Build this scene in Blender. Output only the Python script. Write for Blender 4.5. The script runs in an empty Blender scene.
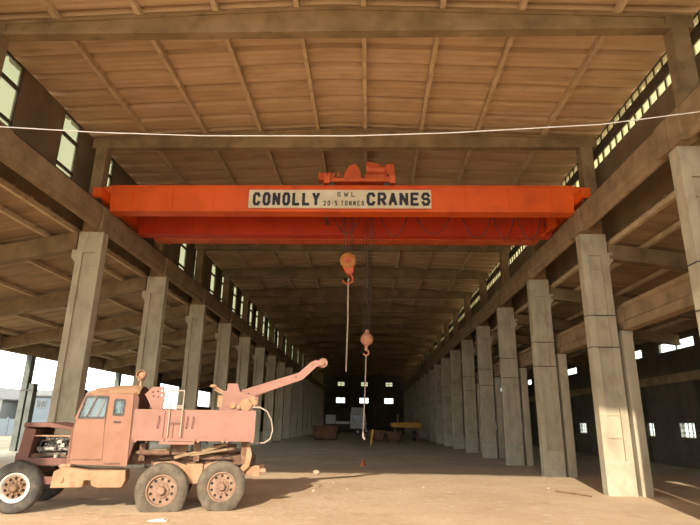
import bpy, bmesh, math, random
from mathutils import Vector, Matrix
random.seed(7)
S = bpy.context.scene
COL = S.collection
PI = math.pi

# ------------------------------------------------------------------ materials
def newmat(name):
    m = bpy.data.materials.new(name); m.use_nodes = True
    nt = m.node_tree; nt.nodes.clear()
    out = nt.nodes.new('ShaderNodeOutputMaterial')
    b = nt.nodes.new('ShaderNodeBsdfPrincipled')
    nt.links.new(b.outputs[0], out.inputs[0])
    return m, nt, b, out

def noisy(name, c1, c2, scale=3.0, rough=0.85, detail=6, lo=0.35, hi=0.65, c3=None, s3=14.0, f3=0.5,
          bump=0.0, bscale=30.0, metal=0.0, stretch=(1, 1, 1), world=False):
    m, nt, b, out = newmat(name)
    N, L = nt.nodes, nt.links
    if world:
        g = N.new('ShaderNodeNewGeometry'); src = g.outputs['Position']
    else:
        g = N.new('ShaderNodeTexCoord'); src = g.outputs['Object']
    mp = N.new('ShaderNodeMapping'); mp.inputs['Scale'].default_value = stretch
    L.new(src, mp.inputs[0])
    n = N.new('ShaderNodeTexNoise'); n.inputs['Scale'].default_value = scale; n.inputs['Detail'].default_value = detail
    L.new(mp.outputs[0], n.inputs['Vector'])
    r = N.new('ShaderNodeValToRGB')
    r.color_ramp.elements[0].position = lo; r.color_ramp.elements[0].color = (*c1, 1)
    r.color_ramp.elements[1].position = hi; r.color_ramp.elements[1].color = (*c2, 1)
    L.new(n.outputs[0], r.inputs[0])
    cs = r.outputs[0]
    if c3:
        n3 = N.new('ShaderNodeTexNoise'); n3.inputs['Scale'].default_value = s3; n3.inputs['Detail'].default_value = 8
        L.new(mp.outputs[0], n3.inputs['Vector'])
        r3 = N.new('ShaderNodeValToRGB'); r3.color_ramp.elements[0].position = 0.5; r3.color_ramp.elements[1].position = 0.72
        L.new(n3.outputs[0], r3.inputs[0])
        mu = N.new('ShaderNodeMath'); mu.operation = 'MULTIPLY'; mu.inputs[1].default_value = f3
        L.new(r3.outputs[0], mu.inputs[0])
        mx = N.new('ShaderNodeMixRGB'); mx.inputs[2].default_value = (*c3, 1)
        L.new(mu.outputs[0], mx.inputs[0]); L.new(cs, mx.inputs[1]); cs = mx.outputs[0]
    L.new(cs, b.inputs['Base Color'])
    b.inputs['Roughness'].default_value = rough; b.inputs['Metallic'].default_value = metal
    if bump:
        nb = N.new('ShaderNodeTexNoise'); nb.inputs['Scale'].default_value = bscale; nb.inputs['Detail'].default_value = 8
        L.new(src, nb.inputs['Vector'])
        bp = N.new('ShaderNodeBump'); bp.inputs['Strength'].default_value = bump; bp.inputs['Distance'].default_value = 0.05
        L.new(nb.outputs[0], bp.inputs['Height']); L.new(bp.outputs[0], b.inputs['Normal'])
    return m

def pane_mat(name, col, trans):
    m = bpy.data.materials.new(name); m.use_nodes = True
    nt = m.node_tree; nt.nodes.clear(); N, L = nt.nodes, nt.links
    out = N.new('ShaderNodeOutputMaterial')
    t = N.new('ShaderNodeBsdfTransparent'); t.inputs[0].default_value = (*col, 1)
    d = N.new('ShaderNodeBsdfTranslucent'); d.inputs[0].default_value = (*col, 1)
    x = N.new('ShaderNodeMixShader'); x.inputs[0].default_value = trans
    L.new(d.outputs[0], x.inputs[1]); L.new(t.outputs[0], x.inputs[2])
    gl = N.new('ShaderNodeBsdfGlossy'); gl.inputs[1].default_value = 0.1
    x2 = N.new('ShaderNodeMixShader'); x2.inputs[0].default_value = 0.05
    L.new(x.outputs[0], x2.inputs[1]); L.new(gl.outputs[0], x2.inputs[2])
    L.new(x2.outputs[0], out.inputs[0])
    return m

M = {}
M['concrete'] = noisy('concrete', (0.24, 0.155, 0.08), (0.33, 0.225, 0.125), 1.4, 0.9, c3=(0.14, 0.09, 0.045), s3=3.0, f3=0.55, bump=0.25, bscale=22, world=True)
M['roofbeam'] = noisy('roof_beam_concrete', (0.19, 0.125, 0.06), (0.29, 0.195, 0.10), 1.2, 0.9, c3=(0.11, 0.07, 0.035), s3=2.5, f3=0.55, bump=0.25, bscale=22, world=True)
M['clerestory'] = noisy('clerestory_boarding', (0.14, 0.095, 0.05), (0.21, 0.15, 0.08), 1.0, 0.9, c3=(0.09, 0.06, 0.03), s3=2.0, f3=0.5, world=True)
M['postgrey'] = noisy('grey_green_post_shaded', (0.09, 0.10, 0.09), (0.14, 0.15, 0.135), 2.0, 0.8)  # grey-green darkened so the posts look shaded
M['aislesheet'] = noisy('aisle_roof_sheet_shaded', (0.30, 0.19, 0.105), (0.40, 0.265, 0.15), 0.8, 0.9, c3=(0.18, 0.11, 0.06), s3=1.6, f3=0.6, world=True, stretch=(0.5, 1.3, 1))  # main roof sheet colour darkened to paint in the shade of the aisles
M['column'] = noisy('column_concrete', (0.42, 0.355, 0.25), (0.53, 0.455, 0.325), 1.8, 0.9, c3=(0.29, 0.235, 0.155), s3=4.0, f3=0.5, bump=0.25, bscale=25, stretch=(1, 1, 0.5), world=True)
M['column_base'] = noisy('column_base_concrete', (0.42, 0.375, 0.28), (0.52, 0.47, 0.355), 2.5, 0.9, c3=(0.34, 0.28, 0.195), s3=6.0, f3=0.5, bump=0.25, bscale=25, world=True)
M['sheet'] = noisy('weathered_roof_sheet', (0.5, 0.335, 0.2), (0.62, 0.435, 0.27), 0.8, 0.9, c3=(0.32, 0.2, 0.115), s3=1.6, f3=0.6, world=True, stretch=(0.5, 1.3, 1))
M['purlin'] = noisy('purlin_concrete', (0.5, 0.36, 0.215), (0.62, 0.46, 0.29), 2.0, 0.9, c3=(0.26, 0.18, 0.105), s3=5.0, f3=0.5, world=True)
M['wall'] = noisy('dark_wall_render', (0.07, 0.055, 0.036), (0.11, 0.086, 0.056), 0.8, 0.95, c3=(0.045, 0.035, 0.022), s3=2.0, f3=0.5, world=True)
M['steel'] = noisy('dark_steel', (0.05, 0.045, 0.04), (0.10, 0.085, 0.07), 6, 0.6, metal=0.3)
M['rail'] = noisy('rail_steel', (0.07, 0.05, 0.035), (0.13, 0.09, 0.06), 6, 0.6, metal=0.4)
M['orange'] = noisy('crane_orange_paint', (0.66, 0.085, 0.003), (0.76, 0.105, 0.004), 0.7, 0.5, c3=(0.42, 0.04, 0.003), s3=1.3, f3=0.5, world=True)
M['orange_shaded'] = noisy('crane_orange_paint_shaded', (0.5, 0.032, 0.006), (0.58, 0.042, 0.007), 0.7, 0.5, c3=(0.3, 0.018, 0.005), s3=1.3, f3=0.5, world=True)  # crane orange darkened and reddened: the rear girder's shade put into its colour
M['redorange'] = noisy('hoist_red_paint', (0.50, 0.075, 0.015), (0.66, 0.12, 0.025), 2.0, 0.5, c3=(0.25, 0.04, 0.02), s3=4, f3=0.6)
M['plate'] = noisy('cream_sign_paint', (0.62, 0.52, 0.36), (0.74, 0.64, 0.46), 1.6, 0.6, c3=(0.5, 0.38, 0.24), s3=2.5, f3=0.5)
M['ink'] = noisy('navy_lettering_paint', (0.012, 0.012, 0.022), (0.02, 0.02, 0.035), 5, 0.6)
M['pink'] = noisy('faded_pink_paint', (0.295, 0.148, 0.112), (0.345, 0.175, 0.133), 1.5, 0.8, c3=(0.25, 0.12, 0.08), s3=5, f3=0.45)
M['pinkcab'] = noisy('sun_faded_cab_paint', (0.285, 0.138, 0.088), (0.335, 0.168, 0.108), 1.5, 0.8, c3=(0.25, 0.11, 0.06), s3=5, f3=0.5)
M['pinkdark'] = noisy('red_oxide_paint', (0.155, 0.07, 0.05), (0.215, 0.1, 0.075), 2.5, 0.8, c3=(0.1, 0.045, 0.03), s3=6, f3=0.5)
M['dusty'] = noisy('dusty_painted_steel', (0.38, 0.215, 0.12), (0.46, 0.27, 0.16), 3, 0.9, c3=(0.26, 0.12, 0.065), s3=7, f3=0.6)
M['chassis'] = noisy('rusty_chassis', (0.10, 0.05, 0.03), (0.22, 0.12, 0.075), 5, 0.9, c3=(0.34, 0.22, 0.13), s3=8, f3=0.5)
M['engine'] = noisy('greasy_engine', (0.06, 0.05, 0.045), (0.5, 0.44, 0.37), 12, 0.6, metal=0.2, lo=0.4, hi=0.62)
M['tyre'] = noisy('dusty_tyre', (0.1, 0.08, 0.056), (0.18, 0.14, 0.1), 4, 0.95, c3=(0.06, 0.048, 0.036), s3=9, f3=0.5, bump=0.3, bscale=40)
M['tyredark'] = noisy('black_tyre', (0.05, 0.048, 0.042), (0.10, 0.09, 0.075), 4, 0.9, c3=(0.2, 0.16, 0.11), s3=7, f3=0.5, bump=0.3, bscale=40)
M['rim'] = noisy('dusty_rim', (0.27, 0.165, 0.11), (0.35, 0.22, 0.15), 5, 0.85, c3=(0.2, 0.1, 0.06), s3=12, f3=0.5)
M['rimwhite'] = noisy('white_rim', (0.62, 0.58, 0.5), (0.76, 0.72, 0.64), 6, 0.7, c3=(0.4, 0.25, 0.15), s3=10, f3=0.4)
M['hubbrown'] = noisy('rusty_hub', (0.16, 0.09, 0.05), (0.30, 0.18, 0.11), 8, 0.9)
M['pale'] = noisy('pale_grey_paint', (0.36, 0.29, 0.22), (0.46, 0.38, 0.3), 6, 0.8)
M['wood'] = noisy('old_timber', (0.20, 0.13, 0.07), (0.34, 0.23, 0.13), 5, 0.9, stretch=(1, 6, 6))
M['rope'] = noisy('pale_rope', (0.42, 0.32, 0.26), (0.55, 0.43, 0.36), 10, 0.9)
M['wire'] = noisy('white_cable_sheath', (0.72, 0.70, 0.66), (0.82, 0.8, 0.76), 5, 0.6)
M['cable'] = noisy('dark_cable', (0.07, 0.02, 0.015), (0.11, 0.035, 0.025), 6, 0.7)
M['hook'] = noisy('yellow_hook_paint', (0.42, 0.16, 0.025), (0.5, 0.2, 0.035), 4, 0.6, c3=(0.2, 0.08, 0.02), s3=7, f3=0.5)
M['ball'] = noisy('dull_red_ball_paint', (0.50, 0.20, 0.12), (0.60, 0.27, 0.17), 4, 0.7)
M['white'] = noisy('dirty_white_paint', (0.78, 0.77, 0.72), (0.88, 0.87, 0.83), 2, 0.6)
M['yellow'] = noisy('worn_yellow_paint', (0.60, 0.30, 0.03), (0.72, 0.40, 0.06), 2, 0.7, c3=(0.3, 0.13, 0.03), s3=4, f3=0.5)
M['rustbin'] = noisy('rusty_bin_steel', (0.20, 0.09, 0.055), (0.30, 0.15, 0.09), 2, 0.9, c3=(0.12, 0.06, 0.04), s3=5, f3=0.5)
M['stone'] = noisy('pale_stone', (0.4, 0.31, 0.21), (0.54, 0.44, 0.31), 8, 0.95, bump=0.4, bscale=20)
M['paper'] = noisy('white_paper', (0.75, 0.72, 0.66), (0.82, 0.8, 0.75), 8, 0.9)
M['twig'] = noisy('dry_stick', (0.18, 0.10, 0.05), (0.28, 0.17, 0.09), 8, 0.9)
M['houseblue'] = noisy('pale_blue_house_paint', (0.1, 0.125, 0.15), (0.12, 0.145, 0.17), 1, 0.8)
M['housewhite'] = noisy('white_house_paint', (0.16, 0.16, 0.155), (0.19, 0.19, 0.185), 1, 0.8)
M['teal'] = noisy('teal_wall_paint', (0.06, 0.1, 0.11), (0.08, 0.12, 0.13), 1, 0.8)
M['roofgrey'] = noisy('grey_house_roof', (0.1, 0.092, 0.088), (0.13, 0.12, 0.11), 2, 0.8)
M['darkglass'] = noisy('dark_window_glass', (0.05, 0.06, 0.07), (0.07, 0.08, 0.09), 2, 0.2)
M['frame'] = noisy('dark_window_frame', (0.05, 0.04, 0.03), (0.09, 0.07, 0.05), 5, 0.7)
M['whiteframe'] = noisy('white_window_frame', (0.6, 0.6, 0.56), (0.7, 0.7, 0.66), 5, 0.7)
M['pane'] = pane_mat('dusty_glass_pane', (0.48, 0.47, 0.36), 0.8)
M['cleanpane'] = pane_mat('clear_glass_pane', (0.85, 0.88, 0.86), 0.9)
M['paneyellow'] = pane_mat('yellowed_translucent_sheet', (0.64, 0.59, 0.41), 0.7)
M['cabglass'] = pane_mat('cab_window_glass', (0.88, 0.93, 0.92), 0.93)

def floor_mat():
    m, nt, b, out = newmat('sandy_floor')
    N, L = nt.nodes, nt.links
    g = N.new('ShaderNodeNewGeometry')
    def noise(scale, lo, hi, det=8):
        n = N.new('ShaderNodeTexNoise'); n.inputs['Scale'].default_value = scale; n.inputs['Detail'].default_value = det
        L.new(g.outputs['Position'], n.inputs['Vector'])
        r = N.new('ShaderNodeMapRange'); r.inputs[1].default_value = lo; r.inputs[2].default_value = hi
        L.new(n.outputs[0], r.inputs[0]); return r.outputs[0]
    def mix(f, a, c):
        x = N.new('ShaderNodeMixRGB'); L.new(f, x.inputs[0])
        for i, v in ((1, a), (2, c)):
            if isinstance(v, tuple): x.inputs[i].default_value = (*v, 1)
            else: L.new(v, x.inputs[i])
        return x.outputs[0]
    sand = mix(noise(0.5, .35, .65), (0.62, 0.44, 0.275), (0.72, 0.53, 0.345))
    sand = mix(noise(3.0, .55, .75), sand, (0.76, 0.61, 0.43))
    sand = mix(noise(1.3, .58, .75), sand, (0.54, 0.35, 0.20))
    slab = mix(noise(0.35, .35, .65), (0.47, 0.42, 0.31), (0.62, 0.56, 0.43))
    slab = mix(noise(2.0, .5, .8), slab, (0.34, 0.29, 0.21))
    # wind-blown sand covers the slab near the open front and outside
    sp = N.new('ShaderNodeSeparateXYZ'); L.new(g.outputs['Position'], sp.inputs[0])
    n = N.new('ShaderNodeTexNoise'); n.inputs['Scale'].default_value = 0.4; n.inputs['Detail'].default_value = 6
    L.new(g.outputs['Position'], n.inputs['Vector'])
    ad = N.new('ShaderNodeMath'); ad.operation = 'MULTIPLY_ADD'; ad.inputs[1].default_value = 9.0
    L.new(n.outputs[0], ad.inputs[0]); L.new(sp.outputs[1], ad.inputs[2])
    mr = N.new('ShaderNodeMapRange'); mr.inputs[1].default_value = 24.5; mr.inputs[2].default_value = 31.0
    L.new(ad.outputs[0], mr.inputs[0])
    ax = N.new('ShaderNodeMath'); ax.operation = 'ABSOLUTE'
    L.new(sp.outputs[0], ax.inputs[0])
    mr2 = N.new('ShaderNodeMapRange'); mr2.inputs[1].default_value = 21; mr2.inputs[2].default_value = 18.5
    L.new(ax.outputs[0], mr2.inputs[0])
    mm = N.new('ShaderNodeMath'); mm.operation = 'MULTIPLY'; L.new(mr.outputs[0], mm.inputs[0]); L.new(mr2.outputs[0], mm.inputs[1])
    c = mix(mm.outputs[0], sand, slab)
    # darker packed earth in the yard beyond the open left side
    earth = mix(noise(0.4, .35, .65), (0.17, 0.135, 0.09), (0.27, 0.21, 0.14))
    my = N.new('ShaderNodeMapRange'); my.inputs[1].default_value = -19.0; my.inputs[2].default_value = -21.5
    L.new(sp.outputs[0], my.inputs[0])
    c = mix(my.outputs[0], c, earth)
    L.new(c, b.inputs['Base Color']); b.inputs['Roughness'].default_value = 0.95
    nb = N.new('ShaderNodeTexNoise'); nb.inputs['Scale'].default_value = 5; nb.inputs['Detail'].default_value = 10
    L.new(g.outputs['Position'], nb.inputs['Vector'])
    bp = N.new('ShaderNodeBump'); bp.inputs['Strength'].default_value = 0.5; bp.inputs['Distance'].default_value = 0.06
    L.new(nb.outputs[0], bp.inputs['Height']); L.new(bp.outputs[0], b.inputs['Normal'])
    return m
M['floor'] = floor_mat()

# ------------------------------------------------------------------ mesh helpers
def V(*a): return Vector(a)
def box(bm, x0, x1, y0, y1, z0, z1):
    v = [bm.verts.new((x, y, z)) for z in (z0, z1) for y in (y0, y1) for x in (x0, x1)]
    for f in ((0, 2, 3, 1), (4, 5, 7, 6), (0, 1, 5, 4), (2, 6, 7, 3), (0, 4, 6, 2), (1, 3, 7, 5)):
        bm.faces.new([v[i] for i in f])
    return v
def bar(bm, p0, p1, w, h=None):
    h = h or w; p0 = Vector(p0); p1 = Vector(p1); d = (p1 - p0).normalized()
    up = V(0, 0, 1) if abs(d.z) < .95 else V(0, 1, 0)
    r = d.cross(up).normalized(); u = r.cross(d)
    vs = []
    for p in (p0, p1):
        for a, b_ in ((-1, -1), (1, -1), (1, 1), (-1, 1)):
            vs.append(bm.verts.new(p + r * (a * w / 2) + u * (b_ * h / 2)))
    for f in ((0, 3, 2, 1), (4, 5, 6, 7), (0, 1, 5, 4), (1, 2, 6, 5), (2, 3, 7, 6), (3, 0, 4, 7)):
        bm.faces.new([vs[i] for i in f])
def tube(bm, pts, r, seg=8, r2=None):
    pts = [Vector(p) for p in pts]; rings = []
    n = len(pts); pr = None
    for i, p in enumerate(pts):
        d = (pts[min(i + 1, n - 1)] - pts[max(i - 1, 0)]).normalized()
        if pr is None:
            up = V(0, 0, 1) if abs(d.z) < .9 else V(1, 0, 0)
            a = d.cross(up).normalized()
        else:
            a = (pr - d * pr.dot(d)).normalized()
        pr = a; b_ = d.cross(a)
        rr = r if r2 is None else r + (r2 - r) * i / (n - 1)
        rings.append([bm.verts.new(p + (a * math.cos(t) + b_ * math.sin(t)) * rr) for t in [2 * PI * k / seg for k in range(seg)]])
    for i in range(n - 1):
        for k in range(seg):
            bm.faces.new((rings[i][k], rings[i][(k + 1) % seg], rings[i + 1][(k + 1) % seg], rings[i + 1][k]))
    bm.faces.new(rings[0][::-1]); bm.faces.new(rings[-1])
def cyl(bm, p0, p1, r, seg=20, r2=None): tube(bm, [p0, p1], r, seg, r2)
def prism(bm, poly, axis, a, b_):
    # poly in the plane across 'axis': x -> (y,z), y -> (x,z), z -> (x,y)
    def P(u, v, w): return {'x': (w, u, v), 'y': (u, w, v), 'z': (u, v, w)}[axis]
    A = [bm.verts.new(P(u, v, a)) for u, v in poly]; B = [bm.verts.new(P(u, v, b_)) for u, v in poly]
    n = len(poly)
    bm.faces.new(A); bm.faces.new(B[::-1])
    for i in range(n): bm.faces.new((A[i], B[i], B[(i + 1) % n], A[(i + 1) % n]))
def lathe(bm, prof, c, axis='y', seg=40):
    # prof: (radius, offset along axis), closed loop
    rings = []
    for k in range(seg):
        t = 2 * PI * k / seg; ct, st = math.cos(t), math.sin(t); ring = []
        for r, o in prof:
            if axis == 'y': p = (c[0] + r * ct, c[1] + o, c[2] + r * st)
            elif axis == 'x': p = (c[0] + o, c[1] + r * ct, c[2] + r * st)
            else: p = (c[0] + r * ct, c[1] + r * st, c[2] + o)
            ring.append(bm.verts.new(p))
        rings.append(ring)
    n = len(prof)
    for k in range(seg):
        A, B = rings[k], rings[(k + 1) % seg]
        for i in range(n):
            j = (i + 1) % n
            if prof[i][0] < 1e-6 and prof[j][0] < 1e-6: continue
            bm.faces.new((A[i], A[j], B[j], B[i]))
def ball(bm, c, r, sc=(1, 1, 1), seg=16):
    m = Matrix.Translation(c) @ Matrix.Diagonal((sc[0], sc[1], sc[2], 1))
    bmesh.ops.create_uvsphere(bm, u_segments=seg, v_segments=max(6, seg // 2), radius=r, matrix=m)
def obj(name, bm, mat, parent=None, smooth=False, bevel=0.0):
    bmesh.ops.remove_doubles(bm, verts=bm.verts, dist=1e-6)
    bmesh.ops.recalc_face_normals(bm, faces=bm.faces)
    me = bpy.data.meshes.new(name); bm.to_mesh(me); bm.free()
    if isinstance(mat, str): mat = M[mat]
    me.materials.append(mat)
    o = bpy.data.objects.new(name, me); COL.objects.link(o)
    if parent: o.parent = parent
    if smooth:
        for p in me.polygons: p.use_smooth = True
        try: me.set_sharp_from_angle(angle=math.radians(40))
        except Exception: pass
    if bevel:
        md = o.modifiers.new('bevel', 'BEVEL'); md.width = bevel; md.segments = 2; md.limit_method = 'ANGLE'
    return o
def B(): return bmesh.new()
def plate(name, outer, holes, n0, n1, mat, parent):
    # flat plate with openings in the (x,z) plane, from y=n0 to y=n1
    bm = B(); es = []
    for loop in [outer] + holes:
        vs = [bm.verts.new((x, n0, z)) for x, z in loop]
        for a, b_ in zip(vs, vs[1:] + vs[:1]): es.append(bm.edges.new((a, b_)))
    bmesh.ops.triangle_fill(bm, use_beauty=True, use_dissolve=False, edges=es)
    r = bmesh.ops.extrude_face_region(bm, geom=bm.faces[:])
    for v in r['geom']:
        if isinstance(v, bmesh.types.BMVert): v.co.y = n1
    return obj(name, bm, mat, parent)
def thing(name, label, cat, loc=(0, 0, 0), rotz=0.0, group=None):
    o = bpy.data.objects.new(name, None); COL.objects.link(o); o.empty_display_size = .2
    o.location = loc; o.rotation_euler = (0, 0, rotz)
    return tag(o, label, cat, group)
def tag(o, label, cat, group=None):
    o['label'] = label; o['category'] = cat
    if group: o['group'] = group
    return o
def struct(o): o['kind'] = 'structure'; return o
def dup(root, loc, label, group=None):
    r = root.copy(); COL.objects.link(r); r.location = loc; r['label'] = label
    if group: r['group'] = group
    for ch in list(root.children):
        c = ch.copy(); COL.objects.link(c); c.parent = r
        for g in list(ch.children):
            d = g.copy(); COL.objects.link(d); d.parent = c
    return r
ORD = ['first', 'second', 'third', 'fourth', 'fifth', 'sixth', 'seventh', 'eighth', 'ninth', 'tenth', 'eleventh', 'twelfth',
       'thirteenth', 'fourteenth', 'fifteenth', 'sixteenth', 'seventeenth', 'eighteenth', 'nineteenth', 'twentieth']

# ------------------------------------------------------------------ layout of the hall
PITCH = 5.575
def YC(k): return 10.67 + PITCH * k
KMAX = 17                       # last frame, at the back wall
XL, XR = -8.65, 6.55            # inner faces of the two column rows
YF, YB = -5.2, YC(KMAX) + 0.35  # front eave and back wall
ZG = 7.6                        # underside of the crane beams
ZS = 10.68                      # underside of the roof beams
XM = (XL + XR) / 2
XOL, XOR = -19.2, 15.5          # outer walls of the aisles
def roofz(x): return 11.05 + 0.36 * max(0.0, 1 - abs(x - XM) / 8.4)
def sd(s, d): return (XR + d) if s > 0 else (XL - d)
def rng(s, d0, d1):
    a, b_ = sd(s, d0), sd(s, d1); return (min(a, b_), max(a, b_))

# floor
bm = B()
xs = [-120, -30, -12, 10, 25, 90]; ys = [-70, -10, 10, 25, 60, 110, 220]
gv = [[bm.verts.new((x, y, 0)) for x in xs] for y in ys]
for j in range(len(ys) - 1):
    for i in range(len(xs) - 1): bm.faces.new((gv[j][i], gv[j][i + 1], gv[j + 1][i + 1], gv[j + 1][i]))
struct(obj('floor', bm, 'floor'))

# corrugated roofs: sheets with side laps, ridges running down the slope
def sheet_roof(name, zfun, xs, y0, y1, th=0.03, groove=0.15, mat='sheet'):
    bm = B(); lap = PITCH / 7; rows = []
    n = int((y1 - y0) / 0.044)
    for i in range(n + 1):
        y = y0 + (y1 - y0) * i / n
        fr = ((y - 10.67) / lap) % 1.0
        dz = 0.03 * fr + 0.005 * math.sin(2 * PI * fr * 4)
        if fr > 0.83: dz += groove
        rows.append(([bm.verts.new((x, y, zfun(x) + dz)) for x in xs], [bm.verts.new((x, y, zfun(x) + dz + th)) for x in xs]))
    for i in range(n):
        for lay in (0, 1):
            for j in range(len(xs) - 1):
                bm.faces.new((rows[i][lay][j], rows[i][lay][j + 1], rows[i + 1][lay][j + 1], rows[i + 1][lay][j]))
        for j in (0, len(xs) - 1):
            bm.faces.new((rows[i][0][j], rows[i + 1][0][j], rows[i + 1][1][j], rows[i][1][j]))
    for i in (0, n):
        for j in range(len(xs) - 1):
            bm.faces.new((rows[i][0][j], rows[i][0][j + 1], rows[i][1][j + 1], rows[i][1][j]))
    return struct(obj(name, bm, mat))
PZ = 0.17
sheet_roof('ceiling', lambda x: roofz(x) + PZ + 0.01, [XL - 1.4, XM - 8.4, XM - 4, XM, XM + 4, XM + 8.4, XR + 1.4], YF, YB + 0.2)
def zl(x): return 7.62 - 0.195 * (XL - 0.85 - x)       # top of the left aisle beams
def zr(x): return 7.30 - 0.125 * (x - XR - 0.85)       # top of the right aisle beams
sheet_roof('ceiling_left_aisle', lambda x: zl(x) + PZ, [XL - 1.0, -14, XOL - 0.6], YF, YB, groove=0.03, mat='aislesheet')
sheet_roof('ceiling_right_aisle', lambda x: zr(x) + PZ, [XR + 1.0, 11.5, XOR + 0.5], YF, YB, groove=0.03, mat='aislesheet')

# ------------------------------------------------------------------ columns
def make_column(s):
    """square column with recessed faces, crane-beam seat and upper post; origin at the inner face on the floor"""
    t = thing('concrete_column', '', 'column')
    def q(d0, d1): return (min(s * d0, s * d1), max(s * d0, s * d1))
    bm = B(); hy = 0.17; w = 0.8
    box(bm, *q(0.03, w - 0.03), -hy + 0.08, hy - 0.08, 0.9, ZG - 0.7)
    box(bm, *q(0, 0.2), -hy, hy, 0.9, ZG - 0.7)
    box(bm, *q(w - 0.2, w), -hy, hy, 0.9, ZG - 0.7)
    box(bm, *q(0, w), -hy, hy, ZG - 0.7, ZG)
    z = 1.5
    while z < ZG - 0.9:
        box(bm, *q(0.2, w - 0.2), -hy + 0.045, hy - 0.045, z, z + 0.04); z += 0.62
    obj('shaft', bm, 'column', t)
    bm = B(); box(bm, *q(0, w), -hy, hy, 0, 0.9); obj('base_block', bm, 'column_base', t)
    bm = B(); box(bm, *q(0.34, 0.73), -0.17, 0.17, ZG, ZS); obj('upper_post', bm, 'roofbeam', t)
    bm = B(); prism(bm, [(s * w, 6.55), (s * (w + .16), 6.75), (s * (w + .16), 7.0), (s * w, 7.0)], 'y', -0.15, 0.15)
    obj('bracket', bm, 'column', t)
    bm = B()
    for z in (4.05, 5.0):
        box(bm, *q(-0.015, w + 0.015), -hy - 0.015, -hy + 0.01, z, z + 0.025)
        box(bm, *q(-0.015, 0.0), -hy, hy, z, z + 0.025)
    if s > 0: obj('steel_strap', bm, 'steel', t)
    else: bm.free()
    return t
GRPC = {1: 'columns of the right-hand row', -1: 'columns of the left-hand row'}
for s in (1, -1):
    first = None
    side = 'right' if s > 0 else 'left'
    for k in range(-2 if s > 0 else -1, KMAX + 1):
        x = XR if s > 0 else XL
        if s > 0:
            lab = ('concrete column at right beside the entrance, %s behind the viewpoint' % ORD[-k - 1]) if k < 0 else \
                  ('nearest concrete column, cut off by the right edge of the photo' if k == 0 else
                   'tall recessed concrete column in the right-hand crane row, %s back from the edge column' % ORD[k - 1])
        else:
            lab = ['concrete column at left behind the viewpoint', 'concrete column just outside the left edge of the photo'][k + 1] if k < 1 else \
                  ('tall concrete column right behind the pink truck cab, nearest of the left-hand row' if k == 1 else
                   'tall concrete column in the left-hand crane row, %s one beyond the truck cab column' % ORD[k - 2])
        if first is None:
            first = make_column(s); first.location = (x, YC(k), 0); first['label'] = lab; first['group'] = GRPC[s]
        else: dup(first, (x, YC(k), 0), lab, GRPC[s])

# shorter columns carrying the aisle crane beam on the right
t0 = thing('aisle_column', '', 'column')
bm = B(); box(bm, 0, 0.3, -0.2, 0.2, 0, 4.42); obj('shaft', bm, 'column', t0)
bm = B(); prism(bm, [(-0.0, 4.42), (0.3, 4.42), (0.3, 4.55), (0.0, 4.55)], 'y', -0.23, 0.23); obj('bearing_pad', bm, 'column_base', t0)
XA = XR + 0.91
for k in range(-1, KMAX + 1):
    lab = 'shorter plain column standing close behind the %s right-hand crane column' % (ORD[k] if k >= 0 else 'out-of-view')
    if k == -1: t0.location = (XA, YC(k), 0); t0['label'] = lab; t0['group'] = 'short columns of the right aisle'
    else: dup(t0, (XA, YC(k), 0), lab, 'short columns of the right aisle')

# ------------------------------------------------------------------ crane beams, rails, roof beams
def make_gantry(s):
    def q(d0, d1): return (min(s * d0, s * d1), max(s * d0, s * d1))
    L = PITCH - 0.03
    bm = B(); a, b_ = q(-0.04, 0.24)
    prism(bm, [(a + .05, ZG + .08), (a + .11, ZG), (b_ - .11, ZG), (b_ - .05, ZG + .08), (b_ - .05, ZG + .22), (b_, ZG + .28), (b_, ZG + .75), (a, ZG + .75), (a, ZG + .28), (a + .05, ZG + .22)], 'y', 0.3, L - 0.3)
    for y0, y1 in ((0.0, 0.45), (L - 0.45, L)): box(bm, *q(-0.07, 0.27), y0, y1, ZG, ZG + 0.752)
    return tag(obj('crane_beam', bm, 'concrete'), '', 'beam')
for s in (1, -1):
    g0 = None; side = 'right' if s > 0 else 'left'
    for k in range(-2 if s > 0 else -1, KMAX):
        if k < 0: lab = 'concrete crane beam on the %s columns, behind or beside the viewpoint, %s span' % (side, ORD[k + 2])
        elif k == 0: lab = 'concrete crane beam spanning the nearest bay along the %s side' % side
        else: lab = 'concrete crane beam on the %s column row, %s span from the front' % (side, ORD[k])
        if g0 is None: g0 = o = make_gantry(s)
        else: o = g0.copy(); COL.objects.link(o)
        o.location = (XR if s > 0 else XL, YC(k) + 0.015, 0); tag(o, lab, 'beam', 'crane beams on the %s' % side)
    xr_ = sd(s, 0.10); y0 = YC(-1) - .2
    bm = B(); z = ZG + 0.752
    prism(bm, [(xr_ - .06, z), (xr_ + .06, z), (xr_ + .06, z + .02), (xr_ + .015, z + .03), (xr_ + .015, z + .08), (xr_ + .035, z + .085), (xr_ + .035, z + .12), (xr_ - .035, z + .12), (xr_ - .035, z + .085), (xr_ - .015, z + .08), (xr_ - .015, z + .03), (xr_ - .06, z + .02)], 'y', y0, YB - .6)
    tag(obj('crane_rail', bm, 'rail'), 'long dark steel crane rail on top of the %s crane beams' % side, 'rail', 'crane rails')
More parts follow.
